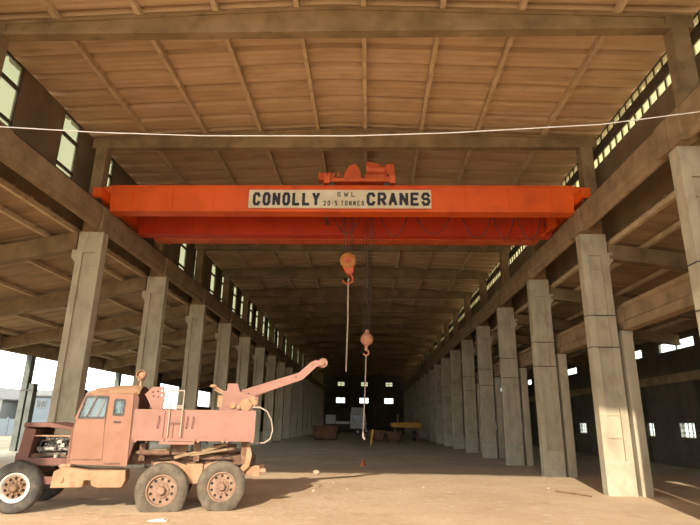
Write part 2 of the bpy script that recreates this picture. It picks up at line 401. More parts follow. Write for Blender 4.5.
# aisle crane beam
bm = B(); a, b_ = 0.0, 0.32
prism(bm, [(a, 4.55), (b_, 4.55), (b_, 4.78), (b_ - .07, 4.84), (b_ - .07, 5.17), (b_, 5.21), (b_, 5.32), (a, 5.32), (a, 5.21), (a + .07, 5.17), (a + .07, 4.84), (a, 4.78)], 'y', 0.0, PITCH - .03)
for y0, y1 in ((0, .35), (PITCH - .38, PITCH - .03)): box(bm, a, b_, y0, y1, 4.55, 5.32)
g0 = obj('aisle_crane_beam', bm, 'concrete')
for k in range(-1, KMAX):
    if k == -1: o = g0
    else: o = g0.copy(); COL.objects.link(o)
    o.location = (XA, YC(k) + .015, 0)
    tag(o, 'low concrete beam in the right aisle, %s' % ('in the bay beside the viewpoint' if k < 0 else ('in the nearest bay, entering from the right edge' if k == 0 else '%s span beyond the nearest bay' % ORD[k - 1])), 'beam', 'low crane beams of the right aisle')

# tapered main roof beams
def make_roofbeam():
    bm = B(); x0, x1 = XL - 0.9, XR + 0.9
    pts = [x0, XM - 8.4, XM - 4, XM, XM + 4, XM + 8.4, x1]
    pts = sorted(set(max(x0, min(x1, p)) for p in pts))
    box(bm, x0, x1, -0.125, 0.125, ZS, ZS + 0.1)
    prism(bm, [(x0, ZS + .1), (x1, ZS + .1)] + [(x, roofz(x) - .08) for x in pts[::-1]], 'y', -0.085, 0.085)
    prism(bm, [(x, roofz(x) - .08) for x in pts] + [(x, roofz(x)) for x in pts[::-1]], 'y', -0.125, 0.125)
    for xa in (x0, x1 - 0.62): box(bm, xa, xa + 0.62, -0.12, 0.12, ZS + .05, roofz(XL - .9) - .02)
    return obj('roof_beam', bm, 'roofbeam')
rb = None
for k in range(-2, KMAX + 1):
    lab = 'tapered concrete roof beam over the entrance, out of view above' if k == -2 else 'tapered concrete roof beam directly above the viewpoint' if k == -1 else \
          ('tapered concrete roof beam nearest the camera, across the top of the photo' if k == 0 else
           'tapered concrete roof beam just above the orange crane girder' if k == 1 else
           'tapered concrete roof beam deep in the hall, %s beyond the crane' % ORD[k - 2])
    if rb is None: rb = o = make_roofbeam()
    else: o = rb.copy(); COL.objects.link(o)
    o.location = (0, YC(k), 0); tag(o, lab, 'beam', 'main roof beams')

# purlins of the main roof
PX = [-7.72, -5.68, -3.78, -1.82, -0.2, 1.68, 3.55, 5.78]
pm = None
for k in range(-3, KMAX):
    for i, x in enumerate(PX):
        if pm is None:
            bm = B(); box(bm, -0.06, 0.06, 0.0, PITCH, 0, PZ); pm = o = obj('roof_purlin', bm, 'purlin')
        else: o = pm.copy(); COL.objects.link(o)
        o.location = (x, YC(k), roofz(x))
        o.scale.y = (YC(-2) - YF - 0.1) / PITCH if k == -3 else 1.0
        if k == -3: o.location.y = YF + 0.1
        bay = {-3: 'over the entrance behind the camera', -2: 'above and behind the camera', -1: 'at the very top edge of the photo', 0: 'between the two nearest roof beams', 1: 'above the orange crane'}.get(k)
        if bay is None: bay = 'in the %s roof bay beyond the crane' % ORD[k - 2]
        tag(o, 'concrete roof purlin %s, %s from the left' % (bay, ORD[i]), 'purlin', 'roof purlins')

# aisle roof beams and purlins
def aisle_beam(s):
    bm = B()
    if s < 0:
        xa, xb, f, h = XL - 0.86, XOL + 0.1, zl, 0.58
        prism(bm, [(xa, f(xa)), (xb, f(xb)), (xb, f(xb) - h), (xa, f(xa) - h)], 'y', -0.15, 0.15)
    else:
        xa, xb, f, h = XR + 0.86, XOR - 0.02, zr, 0.5
        prism(bm, [(xa, f(xa)), (xb, f(xb)), (xb, f(xb) - h + .12), (xa, f(xa) - h + .12)], 'y', -0.1, 0.1)
        prism(bm, [(xa, f(xa) - h + .12), (xb, f(xb) - h + .12), (xb, f(xb) - h), (xa, f(xa) - h)], 'y', -0.17, 0.17)
    return obj('aisle_beam', bm, 'roofbeam')
for s in (-1, 1):
    side = 'left' if s < 0 else 'right'; a0 = None; p0 = None
    for k in range(-2, KMAX + 1):
        if a0 is None: a0 = o = aisle_beam(s)
        else: o = a0.copy(); COL.objects.link(o)
        o.location = (0, YC(k), 0)
        tag(o, 'sloping concrete beam under the %s aisle roof, %s' % (side, ('%s one beside or behind the viewpoint' % ORD[k + 2]) if k < 1 else ('tied to the %s visible column of that row' % ORD[k - 1] if s < 0 else 'tied to the %s column past the edge column' % ORD[k - 1])), 'beam', '%s aisle roof beams' % side)
    f = zl if s < 0 else zr
    axs = [XL - 1.0, XL - 1.9, XL - 3.5, XL - 5.6, XL - 7.7, XL - 9.8] if s < 0 else [XR + 1.0, XR + 2.0, XR + 3.6, XR + 5.4, XR + 7.6]
    for k in range(-1, 12):
        for i, x in enumerate(axs):
            if p0 is None:
                bm = B(); box(bm, -.06, .06, 0, PITCH, 0, PZ - .03); p0 = o = obj('aisle_purlin', bm, 'purlin')
            else: o = p0.copy(); COL.objects.link(o)
            o.location = (x, YC(k), f(x) - .005)
            tag(o, 'purlin under the %s aisle roof, %s outward from the columns, %s bay from the front' % (side, ORD[i], ORD[k + 1]), 'purlin', '%s aisle purlins' % side)

# ------------------------------------------------------------------ clerestory walls and windows
wn = 0
def window(x0, x1, y0, y1, z0, z1, axis, bars_u, bars_v, pane, frame, fw=0.05):
    """window in a wall whose normal is 'axis'; bars_u across the width, bars_v heights of horizontal rails"""
    global wn; wn += 1
    bm = B()
    def bx(u0, u1, z0_, z1_):
        if axis == 'x': box(bm, x0, x1, u0, u1, z0_, z1_)
        else: box(bm, u0, u1, y0, y1, z0_, z1_)
    ua, ub = (y0, y1) if axis == 'x' else (x0, x1)
    bx(ua, ua + fw, z0, z1); bx(ub - fw, ub, z0, z1); bx(ua, ub, z0, z0 + fw); bx(ua, ub, z1 - fw, z1)
    for u in bars_u: bx(u - fw * .4, u + fw * .4, z0, z1)
    for z, h in bars_v: bx(ua, ub, z - h / 2, z + h / 2)
    o = struct(obj('window_%d' % wn, bm, frame))
    bm = B()
    if axis == 'x': box(bm, (x0 + x1) / 2 - .004, (x0 + x1) / 2 + .004, ua + fw * .5, ub - fw * .5, z0 + fw * .5, z1 - fw * .5)
    else: box(bm, ua + fw * .5, ub - fw * .5, (y0 + y1) / 2 - .004, (y0 + y1) / 2 + .004, z0 + fw * .5, z1 - fw * .5)
    obj('pane', bm, pane, o)
    return o
ZE = 11.0
# left: full-height openings alternating with blind panels
wx0, wx1 = XL - 1.22, XL - 1.10
bml = B()
for k in range(-1, KMAX):
    y = YC(k)
    holes = [(y + 0.85, y + 1.88), (y + 4.0, y + 5.0)]
    zlo, zhi = zl(wx1) + PZ + .06, roofz(wx0) + PZ
    box(bml, wx0, wx1, y, y + PITCH, zlo, 9.05)
    for a, b_ in ((y, holes[0][0]), (holes[0][1], holes[1][0]), (holes[1][1], y + PITCH)):
        box(bml, wx0, wx1, a, b_, 9.05, zhi)
    for a, b_ in holes:
        window(wx0 + .02, wx1 - .02, a, b_, 9.05, zhi, 'x', [], [(10.5, .1), (9.45, .08)], 'pane', 'frame')
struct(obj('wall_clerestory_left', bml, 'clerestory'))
# right: blind below, a long two-light strip under the eaves
wx0, wx1 = XR + 1.10, XR + 1.22
bmr = B()
for k in range(-1, KMAX):
    y = YC(k)
    zlo, zhi = zr(wx1) + PZ + .06, roofz(wx1) + PZ
    box(bmr, wx0, wx1, y, y + PITCH, zlo, 10.25)
    window(wx0 + .02, wx1 - .02, y + .0, y + PITCH - .0, 10.25, zhi, 'x', [y + j * .42 for j in range(1, 13)], [(10.78, .34)], 'paneyellow', 'frame', .018)
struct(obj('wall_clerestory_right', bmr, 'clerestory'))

# ------------------------------------------------------------------ outer walls
# back wall with two rows of three windows
def wall_y(name, x0, x1, y0, y1, ztop, holes):
    bm = B(); xs = sorted({x0, x1} | {h[0] for h in holes} | {h[1] for h in holes}); zs = sorted({0, ztop} | {h[2] for h in holes} | {h[3] for h in holes})
    for i in range(len(xs) - 1):
        for j in range(len(zs) - 1):
            cx, cz = (xs[i] + xs[i + 1]) / 2, (zs[j] + zs[j + 1]) / 2
            if not any(h[0] < cx < h[1] and h[2] < cz < h[3] for h in holes):
                box(bm, xs[i], xs[i + 1], y0, y1, zs[j], zs[j + 1])
    return struct(obj(name, bm, 'wall'))
def wall_x(name, y0, y1, x0, x1, z0, ztop, holes, mat='wall'):
    bm = B(); ys = sorted({y0, y1} | {h[0] for h in holes} | {h[1] for h in holes}); zs = sorted({z0, ztop} | {h[2] for h in holes} | {h[3] for h in holes})
    for i in range(len(ys) - 1):
        for j in range(len(zs) - 1):
            cy, cz = (ys[i] + ys[i + 1]) / 2, (zs[j] + zs[j + 1]) / 2
            if not any(h[0] < cy < h[1] and h[2] < cz < h[3] for h in holes):
                box(bm, x0, x1, ys[i], ys[i + 1], zs[j], zs[j + 1])
    return struct(obj(name, bm, mat))
bh = []
for cx in (-5.5, -1.0, 3.75):
    bh.append((cx - .75, cx + .75, 8.5, 9.45)); bh.append((cx - 1.0, cx + .9, 5.3, 6.5))
wall_y('wall_back', XL - 0.95, XR + 0.95, YB, YB + .25, 11.5, bh)
for h in bh: window(h[0], h[1], YB + .08, YB + .16, h[2], h[3], 'y', [(h[0] + h[1]) / 2], [((h[2] + h[3]) / 2, .06)], 'cleanpane' if h[3] < 8 else 'pane', 'frame', .12)
# right outer wall
rh, ru = [], []
for y in (15.0, 20.8, 27.24, 31.05, 40.5, 46.2, 57.3, 68.5, 79.6): rh.append((y, y + 1.38, 1.36, 2.08))
for y0_, y1_ in ((12.0, 15.4), (26.2, 29.6), (31.3, 33.6), (41.3, 45.7), (53, 56), (64, 67)): ru.append((y0_, y1_, 5.6, 6.15))
wall_x('wall_right', YF, YB, XOR, XOR + .25, 0, zr(XOR) + .13, rh + ru)
for h in rh:
    w = h[1] - h[0]; window(XOR + .06, XOR + .14, h[0], h[1], h[2], h[3], 'x', [h[0] + w * i / 4 for i in (1, 2, 3)], [(h[2] + .24, .03), (h[2] + .48, .03)], 'cleanpane', 'whiteframe', .04)
for h in ru: window(XOR + .06, XOR + .14, h[0], h[1], h[2], h[3], 'x', [(h[0] + h[1]) / 2], [], 'cleanpane', 'frame', .05)
bm = B(); box(bm, XOR - .15, XOR, YF, YB, 4.0, 4.45); struct(obj('trim_right', bm, 'roofbeam'))
pil = None
for k in range(-2, KMAX + 1):
    if pil is None: bm = B(); box(bm, -.35, 0, -.2, .2, 0, 4.0); pil = o = obj('wall_pier', bm, 'wall')
    else: o = pil.copy(); COL.objects.link(o)
    o.location = (XOR, YC(k) - 1.2, 0); tag(o, 'dark concrete pier against the right outer wall, %s from the front' % ORD[k + 2], 'pier', 'right wall piers')
# left outer side: open bays with posts near the front, low wall and openings further in
lo = [(YC(7), YC(8), 2.8, 5.0), (YC(9), YC(10), 3.3, 5.0), (YC(11.5), YC(12.5), 3.5, 5.0), (YC(14), YC(15), 3.5, 5.0)]
wall_x('wall_left', YC(6) + .22, YB, XOL - .25, XOL, 0, zl(XOL) + .1, lo, 'wall')
wall_y('wall_back_left', XOL, XL - 0.95, YB, YB + .25, 7.6, [])
wall_y('wall_back_right', XR + 0.95, XOR, YB, YB + .25, 7.3, [])
wall_y('wall_front_right', XR + 1.0, XOR, YF, YF + .25, 7.3, [])
po = None
for k in range(-2, 7):
    lab = 'slender concrete post at the open left side, %s from the front' % ORD[k + 2]
    if po is None:
        po = thing('side_post', lab, 'post', (XOL - .12, YC(k) - 2.77, 0), 0, 'posts of the open left side')
        bm = B(); box(bm, -.16, .16, -.2, .2, 0, zl(XOL) - .58); obj('shaft', bm, 'postgrey', po)
        bm = B(); box(bm, .28, .56, -.2, .2, 0, 3.6); obj('stub_post', bm, 'postgrey', po)
        bm = B(); box(bm, -.2, .6, -.22, .22, 3.2, 3.28); obj('clamp', bm, 'steel', po)
    else: dup(po, (XOL - .12, YC(k) - 2.77, 0), lab)
bm = B(); box(bm, XOL - .28, XOL + .04, YF, YC(6), zl(XOL) - .58, zl(XOL) + .1); struct(obj('trim_left_eave', bm, 'concrete'))

# ------------------------------------------------------------------ overhead crane
ZB, ZT = 8.30, 9.22
crane = thing('overhead_crane', 'orange double-girder overhead crane spanning the hall, with painted name board', 'crane', (0, 16.2, 0))
XG0, XG1 = XL + 0.10, XR - 0.10
def girder(name, y0, y1, paint='orange'):
    bm = B()
    box(bm, XG0, XG1, y0 + .04, y1 - .04, ZB + .04, ZT - .04)
    box(bm, XG0, XG1, y0, y1, ZB, ZB + .045); box(bm, XG0, XG1, y0, y1, ZT - .045, ZT)
    for s in (1, -1):
        a = XG1 if s > 0 else XG0
        prism(bm, [(a, ZT), (a + s * .42, ZT - .06), (a + s * .42, ZT - .22), (a, ZT - .3)], 'y', y0 + .03, y1 - .03)
        prism(bm, [(a, ZT - .3), (a + s * .06, ZT - .32), (a - s * .0, ZB + .06)], 'y', y0 + .03, y1 - .03)
    for i in range(11):
        x = XG0 + (XG1 - XG0) * (i + .5) / 11
        box(bm, x - .012, x + .012, y0 + .008, y1 - .008, ZB + .04, ZT - .04)
    return obj(name, bm, paint, crane)
yf = -0.2; yr = 2.0
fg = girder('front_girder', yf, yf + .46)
rg = girder('rear_girder', yr, yr + .46, 'orange_shaded')
# walkway / footplate along the rear girder
bm = B(); box(bm, XG0 + .4, XG1 - .3, yr + .5, yr + 1.05, ZB - .02, ZB + .03)
box(bm, XG0 + .4, XG1 - .3, yr + 1.02, yr + 1.06, ZB - .02, ZB + .12)
for i in range(9):
    x = XG0 + .8 + i * 1.7; box(bm, x, x + .05, yr + .44, yr + 1.05, ZB - .07, ZB - .02)
obj('footwalk', bm, 'redorange', crane)
zr0 = ZG + 0.752 + 0.12
for s in (1, -1):
    xr_ = sd(s, 0.10)
    bm = B(); box(bm, xr_ - .14, xr_ + .14, -.75, 3.2, zr0 + .1, ZT - .32)
    for yy in (-.78, 3.14): box(bm, xr_ - .09, xr_ + .09, yy, yy + .1, zr0 + .15, zr0 + .35)
    ec = obj('end_carriage', bm, 'orange', crane)
    for yy in (-.5, 2.95):
        bm = B(); lathe(bm, [(0.001, -.045), (.15, -.045), (.15, .045), (.001, .045)], (xr_, yy, zr0 + .151), 'x', 24)
        obj('wheel', bm, 'steel', ec, True)
bm = B(); xb = XR - .32
prism(bm, [(xb - .13, ZT - .95), (xb + .12, ZT - .9), (xb + .16, ZT - .3), (xb - .05, ZT - .25)], 'y', 1.2, 1.55)
bar(bm, (xb - .1, 1.35, ZT - .93), (xb - .35, 1.35, ZB - .25), .05)
obj('travel_motor_bracket', bm, 'orange', crane)
# trolley
bm = B(); zt = ZT + .12
box(bm, -1.55, .75, yf + .1, yr + .36, zt + .08, zt + .2)
box(bm, -1.55, -1.35, yf + .05, yr + .4, zt, zt + .3); box(bm, .6, .8, yf + .05, yr + .4, zt, zt + .3)
trolley = obj('trolley', bm, 'redorange', crane, bevel=.01)
bm = B()
for x in (-1.3, .55):
    for y in (yf + .23, yr + .23): cyl(bm, (x, y - .05, zt), (x, y + .05, zt), .12, 16)
obj('trolley_wheel', bm, 'steel', trolley, True)
bm = B(); cyl(bm, (-1.25, 1.1, zt + .42), (-.2, 1.1, zt + .42), .24, 24)
for i in range(14): cyl(bm, (-1.2 + i * .07, 1.1, zt + .42), (-1.17 + i * .07, 1.1, zt + .42), .255, 24)
obj('hoist_drum', bm, 'redorange', trolley, True)
bm = B(); prism(bm, [(-.95, zt + .2), (-.3, zt + .2), (-.35, zt + .6), (-.52, zt + .86), (-.72, zt + .8), (-.9, zt + .5)], 'y', .15, .55)
obj('gearbox', bm, 'redorange', trolley, bevel=.03)
bm = B(); cyl(bm, (-.1, .5, zt + .78), (.5, .5, zt + .74), .27, 24, .15); cyl(bm, (-.16, .5, zt + .78), (-.1, .5, zt + .78), .28, 24)
for i in range(10):
    a = i * PI / 5; bar(bm, (-.1, .5 + .27 * math.cos(a), zt + .78 + .27 * math.sin(a)), (.3, .5 + .2 * math.cos(a), zt + .76 + .2 * math.sin(a)), .03)
box(bm, -.2, .7, .35, .65, zt + .2, zt + .55)
obj('hoist_motor', bm, 'redorange', trolley, True)
bm = B(); box(bm, .5, .8, .35, .7, zt + .45, zt + .95); obj('control_box', bm, 'redorange', trolley, bevel=.03)
bm = B(); box(bm, -1.75, -1.2, .05, .3, zt + .2, zt + .36); cyl(bm, (-1.7, .2, zt + .42), (-1.3, .2, zt + .42), .1, 16)
for i in range(5): box(bm, -1.75 + i * .16, -1.68 + i * .16, .02, .34, zt + .3, zt + .46)
obj('brake_unit', bm, 'redorange', trolley)
# main hook block
HX, HY = -0.75, 1.0
bm = B()
for dx in (-.12, -.04, .06, .14): cyl(bm, (HX + dx, HY, 7.15), (HX + dx * 1.6, HY + .05, zt + .3), .013, 6)
ropes = obj('hoist_rope', bm, 'steel', crane)
bm = B(); lathe(bm, [(.001, -.14), (.2, -.14), (.27, -.09), (.27, .09), (.2, .14), (.001, .14)], (HX, HY, 7.0), 'y', 28)
box(bm, HX - .2, HX + .2, HY - .16, HY + .16, 6.82, 7.05)
hb = obj('hook_block', bm, 'hook', crane, True)
bm = B(); prism(bm, [(HX - .2, 6.85), (HX - .06, 6.55), (HX + .1, 6.5), (HX + .2, 6.62), (HX + .2, 6.85)], 'y', HY - .09, HY + .09)
obj('block_shank', bm, 'redorange', hb, bevel=.03)
bm = B(); tube(bm, [(HX + .17 * math.sin(a) + .0, HY, 6.38 - .17 * math.cos(a) * -1) for a in [0.0 + i * .45 for i in range(-0, 11)]], .045, 10, .025)
obj('hook', bm, 'redorange', hb, True)
bm = B(); lathe(bm, [(.001, -.02), (.13, -.02), (.13, .02), (.001, .02)], (HX, HY - .15, 7.0), 'y', 24); cyl(bm, (HX, HY - .2, 7.0), (HX, HY - .14, 7.0), .05, 12)
obj('sheave_pin', bm, 'redorange', hb, True)
bm = B()
for sx in (-.16, -.02, .1, .24): cyl(bm, (-.12 + sx * .5, 1.8, 4.72), (-.12 + sx, 1.7, zt + .2), .011, 6)
obj('auxiliary_rope', bm, 'steel', crane)
bm = B(); ball(bm, (-.1, 1.8, 4.5), .215, (1, 1, 1), 24); cyl(bm, (-.1, 1.8, 4.66), (-.1, 1.8, 4.8), .07, 12)
ab = obj('hook_ball', bm, 'ball', crane, True)
bm = B(); cyl(bm, (-.12, 1.8, 4.3), (-.12, 1.8, 4.12), .05, 12); tube(bm, [(-.12 + .09 * math.sin(a), 1.8, 4.05 + .09 * math.cos(a)) for a in [i * .5 for i in range(10)]], .03, 8)
obj('hook', bm, 'ball', ab, True)
# festoon cables hung between the girders
def catenary(p0, p1, sag, n=14):
    return [(p0[0] + (p1[0] - p0[0]) * i / n, p0[1], p0[2] + (p1[2] - p0[2]) * i / n - sag * 4 * (i / n) * (1 - i / n)) for i in range(n + 1)]
for a, b_, sg in ((-1.3, -.3, .75), (.3, 1.28, .85), (1.5, 2.75, .76), (3.05, 4.1, .9), (4.1, 4.85, .92), (4.9, 5.75, .95)):
    bm = B(); tube(bm, catenary((a, .8, 8.66), (b_, .8, 8.66), sg), .02, 8); obj('festoon_cable', bm, 'cable', crane, True)
bm = B(); cyl(bm, (-1.6, .8, 8.69), (6.3, .8, 8.69), .02, 8); box(bm, 6.2, 6.3, .78, 2.05, 8.66, 8.72); box(bm, -1.6, -1.5, .24, 2.05, 8.67, 8.71)
obj('festoon_track', bm, 'steel', crane)
# cables hanging at the trolley
bm = B()
for x in (-.95, -.88, .02, .1, -.62): cyl(bm, (x, .75, 8.0 if x < -.5 else 7.7), (x, .75, 9.3), .018, 6)
obj('hanging_cable', bm, 'cable', crane)
# name board
px = lambda p: -3.97 + (p - 249) * .0325
pz = lambda p: 9.05 - (p - 190) * .0345
bm = B(); yb = yf - .025; box(bm, px(249), px(431), yb, yf + .0, pz(208.5), pz(190)); board = obj('name_board', bm, 'plate', crane)
c = .22
GL = {
 'C': [[(1, 1 - c), (1 - c, 1), (c, 1), (0, 1 - c), (0, c), (c, 0), (1 - c, 0), (1, c)]],
 'O': [[(c, 1), (1 - c, 1), (1, 1 - c), (1, c), (1 - c, 0), (c, 0), (0, c), (0, 1 - c), (c, 1)]],
 'N': [[(0, 0), (0, 1), (1, 0), (1, 1)]], 'L': [[(0, 1), (0, 0), (1, 0)]],
 'Y': [[(0, 1), (.5, .48), (1, 1)], [(.5, .48), (.5, 0)]],
 'R': [[(0, 0), (0, 1), (1 - c, 1), (1, 1 - c), (1, .62), (1 - c, .46), (0, .46)], [(.5, .46), (1, 0)]],
 'A': [[(0, 0), (.5, 1), (1, 0)], [(.2, .33), (.8, .33)]],
 'E': [[(1, 1), (0, 1), (0, 0), (1, 0)], [(0, .52), (.8, .52)]],
 'S': [[(1, 1 - c), (1 - c, 1), (c, 1), (0, 1 - c), (0, .65), (c, .52), (1 - c, .52), (1, .38), (1, c), (1 - c, 0), (c, 0), (0, c)]],
 'W': [[(0, 1), (.25, 0), (.5, .8), (.75, 0), (1, 1)]], 'T': [[(0, 1), (1, 1)], [(.5, 1), (.5, 0)]],
 '2': [[(0, .78), (c, 1), (1 - c, 1), (1, .78), (1, .6), (0, 0), (1, 0)]], '5': [[(1, 1), (0, 1), (0, .58), (1 - c, .58), (1, .4), (1, c), (1 - c, 0), (0, .05)]],
}
GL['0'] = GL['O']; GL['.'] = [[(.5, .45), (.5, .55)]]
def letters(text, x0, x1, z0, z1, w, gap, name='lettering'):
    bm = B(); wid = [1.25 if ch == 'W' else .5 if ch in ' .' else 1 for ch in text]
    tot = sum(wid); unit = (x1 - x0 - gap * (len(text) - 1)) / tot; x = x0; d = 0
    for ch, wd in zip(text, wid):
        W = unit * wd - w; H = z1 - z0 - w
        for st in GL.get(ch, []):
            P = [(x + w / 2 + u * W, z0 + w / 2 + v * H) for u, v in st]
            for (ax, az), (bx_, bz) in zip(P, P[1:]):
                l = math.hypot(bx_ - ax, bz - az); ux, uz = (bx_ - ax) / l, (bz - az) / l; e = w * .3
                q = [(ax - ux * e - uz * w / 2, az - uz * e + ux * w / 2), (bx_ + ux * e - uz * w / 2, bz + uz * e + ux * w / 2),
                     (bx_ + ux * e + uz * w / 2, bz + uz * e - ux * w / 2), (ax - ux * e + uz * w / 2, az - uz * e - ux * w / 2)]
                prism(bm, q, 'y', yb - .006 - d, yb + .001); d = (d + .0003) % .003
        x += unit * wd + gap
    return obj(name, bm, 'ink', board)
letters('CONOLLY', px(253), px(320.5), pz(206), pz(192.6), .095, .065)
letters('CRANES', px(367), px(430), pz(206), pz(192.6), .095, .065)
letters('SWL', px(337.5), px(355.5), pz(197), pz(192.3), .026, .1)
letters('20.5', px(324), px(338), pz(206), pz(201), .028, .05)
letters('TONNES', px(341.5), px(364.5), pz(206), pz(201), .028, .05)

# ropes / slings hanging from the hooks
bm = B(); tube(bm, [(HX + .02, 16.2 + HY, 6.42), (HX + .03, 16.2 + HY, 5.0), (HX + .0, 16.2 + HY, 3.35)], .024, 8)
tag(obj('rope_sling', bm, 'rope'), 'short pale rope hanging straight down from the yellow hook block', 'rope')
bm = B(); tube(bm, [(-.12, 18.0, 3.98), (-.15, 18.0, 2.8), (-.2, 18.0, 1.5)], .02, 8); tube(bm, [(-.2, 18.0, 1.5), (-.19, 18, 1.36), (-.14, 18, 1.3)], .03, 8)
tag(obj('rope_sling', bm, 'rope'), 'long pale rope hanging from the red hook ball almost to the ground', 'rope')

# thin white cable strung across the front
pts = [(-8.6, 8.0, 6.95), (-6.5, 8, 6.62), (-4.7, 8.0, 6.5), (-2.9, 8, 6.43), (-.35, 8.0, 6.42), (1.3, 8, 6.47), (3.8, 8.0, 6.62), (5.5, 8, 6.86), (6.51, 8.0, 7.64)]
bm = B(); tube(bm, pts, .009, 6)
tag(obj('strung_cable', bm, 'wire'), 'thin white cable strung across the hall in front of the crane', 'cable')

# ------------------------------------------------------------------ recovery truck
TR = thing('recovery_truck', 'faded pink six-wheeled recovery truck with a rear lifting jib and open engine bay', 'truck', (-4.19, 11.71, 0), math.radians(15))
def wheel(x, n0, zc, r, flat, tm, rm, dirn, dark):
    """wheel with its outer face at depth n0; dirn +1 means the outer face looks to -y"""
    w = .27; d = dirn
    bm = B()
    prof = [(r * .56, .03), (r * .62, -.005), (r * .80, -.02), (r * .93, .0), (r, .045), (r, .10), (r * .975, .105), (r * .975, .12), (r, .125), (r, w - .125), (r * .975, w - .12), (r * .975, w - .105), (r, w - .1), (r, w - .045), (r * .93, w), (r * .8, w + .02), (r * .62, w + .005), (r * .56, w - .03)]
    lathe(bm, [(a, b_ * d) for a, b_ in prof], (x, n0, zc), 'y', 56)
    for v in bm.verts:                                  # deflated tyre flattens on the ground
        lim = 0.0
        if v.co.z < .16 and flat:
            k = (0.16 - v.co.z) / .16
            v.co.z = max(v.co.z, 0.0); v.co.x = x + (v.co.x - x) * (1 + .10 * min(k, 1.4)); v.co.y += (-.03 if v.co.y * 1 < n0 + w * d / 2 else .03) * min(k, 1)
        v.co.z = max(v.co.z, 0.0)
    t = obj('wheel', bm, tm, TR, True)
    bm = B(); R = r * .57
    lathe(bm, [(a, b_ * d) for a, b_ in [(R, .02), (R * 1.02, .0), (R * .94, -.005), (R * (.76 if dark else .88), .045), (R * (.75 if dark else .86), .06), (R * .92, .09), (R, .1)]], (x, n0, zc), 'y', 40)
    rim = obj('rim', bm, rm, t, True)
    circ = lambda cx, cz, rr_, n: [(cx + rr_ * math.cos(2 * PI * i / n), cz + rr_ * math.sin(2 * PI * i / n)) for i in range(n)]
    hs = [circ(x + R * (.62 if dark else .72) * math.cos(2 * PI * (i + .5) / 10), zc + R * (.62 if dark else .72) * math.sin(2 * PI * (i + .5) / 10), R * .105, 10) for i in range(10)]
    plate('rim_disc', circ(x, zc, R * .9, 40), hs, n0 + .05 * d, n0 + .065 * d, 'hubbrown' if dark else rm, t)
    bm = B(); lathe(bm, [(a, b_ * d) for a, b_ in [(.001, .10), (R * .92, .10), (R * .92, .2), (.001, .2)]], (x, n0, zc), 'y', 32); obj('brake_drum', bm, 'steel', t)
    bm = B()
    lathe(bm, [(a, b_ * d) for a, b_ in [(.001, -.07), (R * .2, -.07), (R * .27, -.04), (R * .3, .055), (.001, .055)]], (x, n0, zc), 'y', 24)
    lathe(bm, [(a, b_ * d) for a, b_ in [(.001, .03), (R * .5, .03), (R * .52, .055), (.001, .055)]], (x, n0, zc), 'y', 24)
    for i in range(10):
        a = 2 * PI * i / 10 + .2; cx, cz = x + R * .42 * math.cos(a), zc + R * .42 * math.sin(a)
        cyl(bm, (cx, n0 + .005 * d, cz), (cx, n0 + .05 * d, cz), .02, 8)
    obj('hub', bm, 'hubbrown' if dark else 'rim', t, True)
for n0, d in ((0, 1), (2.15, -1)):
    wheel(-2.80, n0, .475, .475, False, 'tyredark', 'rimwhite', d, True)
    wheel(-.06, n0, .40, .53, True, 'tyre', 'rim', d, False)
    wheel(1.14, n0, .465, .505, True, 'tyre', 'rim', d, False)
# chassis, axles, springs
bm = B()
for n in (.55, 1.5): box(bm, -3.05, 1.85, n, n + .09, .86, 1.08)
for s in (-3.0, -2.2, -.9, -.3, .55, 1.75): box(bm, s, s + .08, .6, 1.55, .88, 1.06)
for s in (-2.8, -.06, 1.14): cyl(bm, (s, .2, .46), (s, 1.95, .46), .075, 14); ball(bm, (s, 1.07, .46), .2, (1, .9, 1), 14)
obj('chassis_frame', bm, 'chassis', TR)
bm = B()
for n in (.33, 1.74):
    prism(bm, [(-.35, .72), (-.3, .92), (.1, .95), (.54, .82), (1.0, .95), (1.4, .92), (1.48, .72), (.9, .56), (.2, .56)], 'y', n, n + .13)
    box(bm, .38, .72, n - .06, n + .2, .5, .9)
obj('walking_beam', bm, 'dusty', TR, bevel=.015)
bm = B()
for n in (.42, 1.66):
    for i in range(5): box(bm, -3.3 + i * .09, -2.3 - i * .09, n, n + .08, .62 + i * .028, .645 + i * .028)
    for i in range(4): box(bm, -.2 + i * .1, 1.3 - i * .1, n, n + .08, .98 + i * .026, 1.002 + i * .026)
obj('leaf_spring', bm, 'chassis', TR)
bm = B(); bar(bm, (.1, .3, 1.02), (1.2, .32, 1.3), .06); bar(bm, (-.7, .35, 1.12), (.25, .34, 1.2), .06); bar(bm, (.42, .28, 1.07), (1.35, .3, 1.22), .05)
obj('timber_baulk', bm, 'wood', TR)
bm = B(); cyl(bm, (-.55, .25, 1.12), (.0, .25, 1.12), .05, 10); box(bm, -.62, -.5, .3, .6, .95, 1.3); box(bm, .0, .35, .3, .6, 1.08, 1.34); box(bm, .5, .62, .28, .6, .95, 1.36); box(bm, 1.5, 1.62, .25, .6, .9, 1.36)
cyl(bm, (.9, .5, 1.2), (1.4, .5, 1.2), .1, 14)
obj('underbody_bracket', bm, 'chassis', TR)
bm = B(); prism(bm, [(1.5, 1.34), (1.66, 1.34), (1.74, 1.1), (1.7, .86), (1.56, .72), (1.5, .8), (1.58, .92), (1.6, 1.08)], 'y', .25, .36)
box(bm, 1.62, 1.85, .35, 1.75, .66, .84); cyl(bm, (1.85, 1.05, .75), (2.05, 1.05, .75), .05, 12); cyl(bm, (2.03, 1.05, .66), (2.03, 1.05, .84), .06, 12)
box(bm, 1.8, 1.92, .3, .42, .64, .86); cyl(bm, (1.92, .36, .75), (2.06, .36, .75), .055, 12)
obj('tow_hitch', bm, 'dusty', TR)
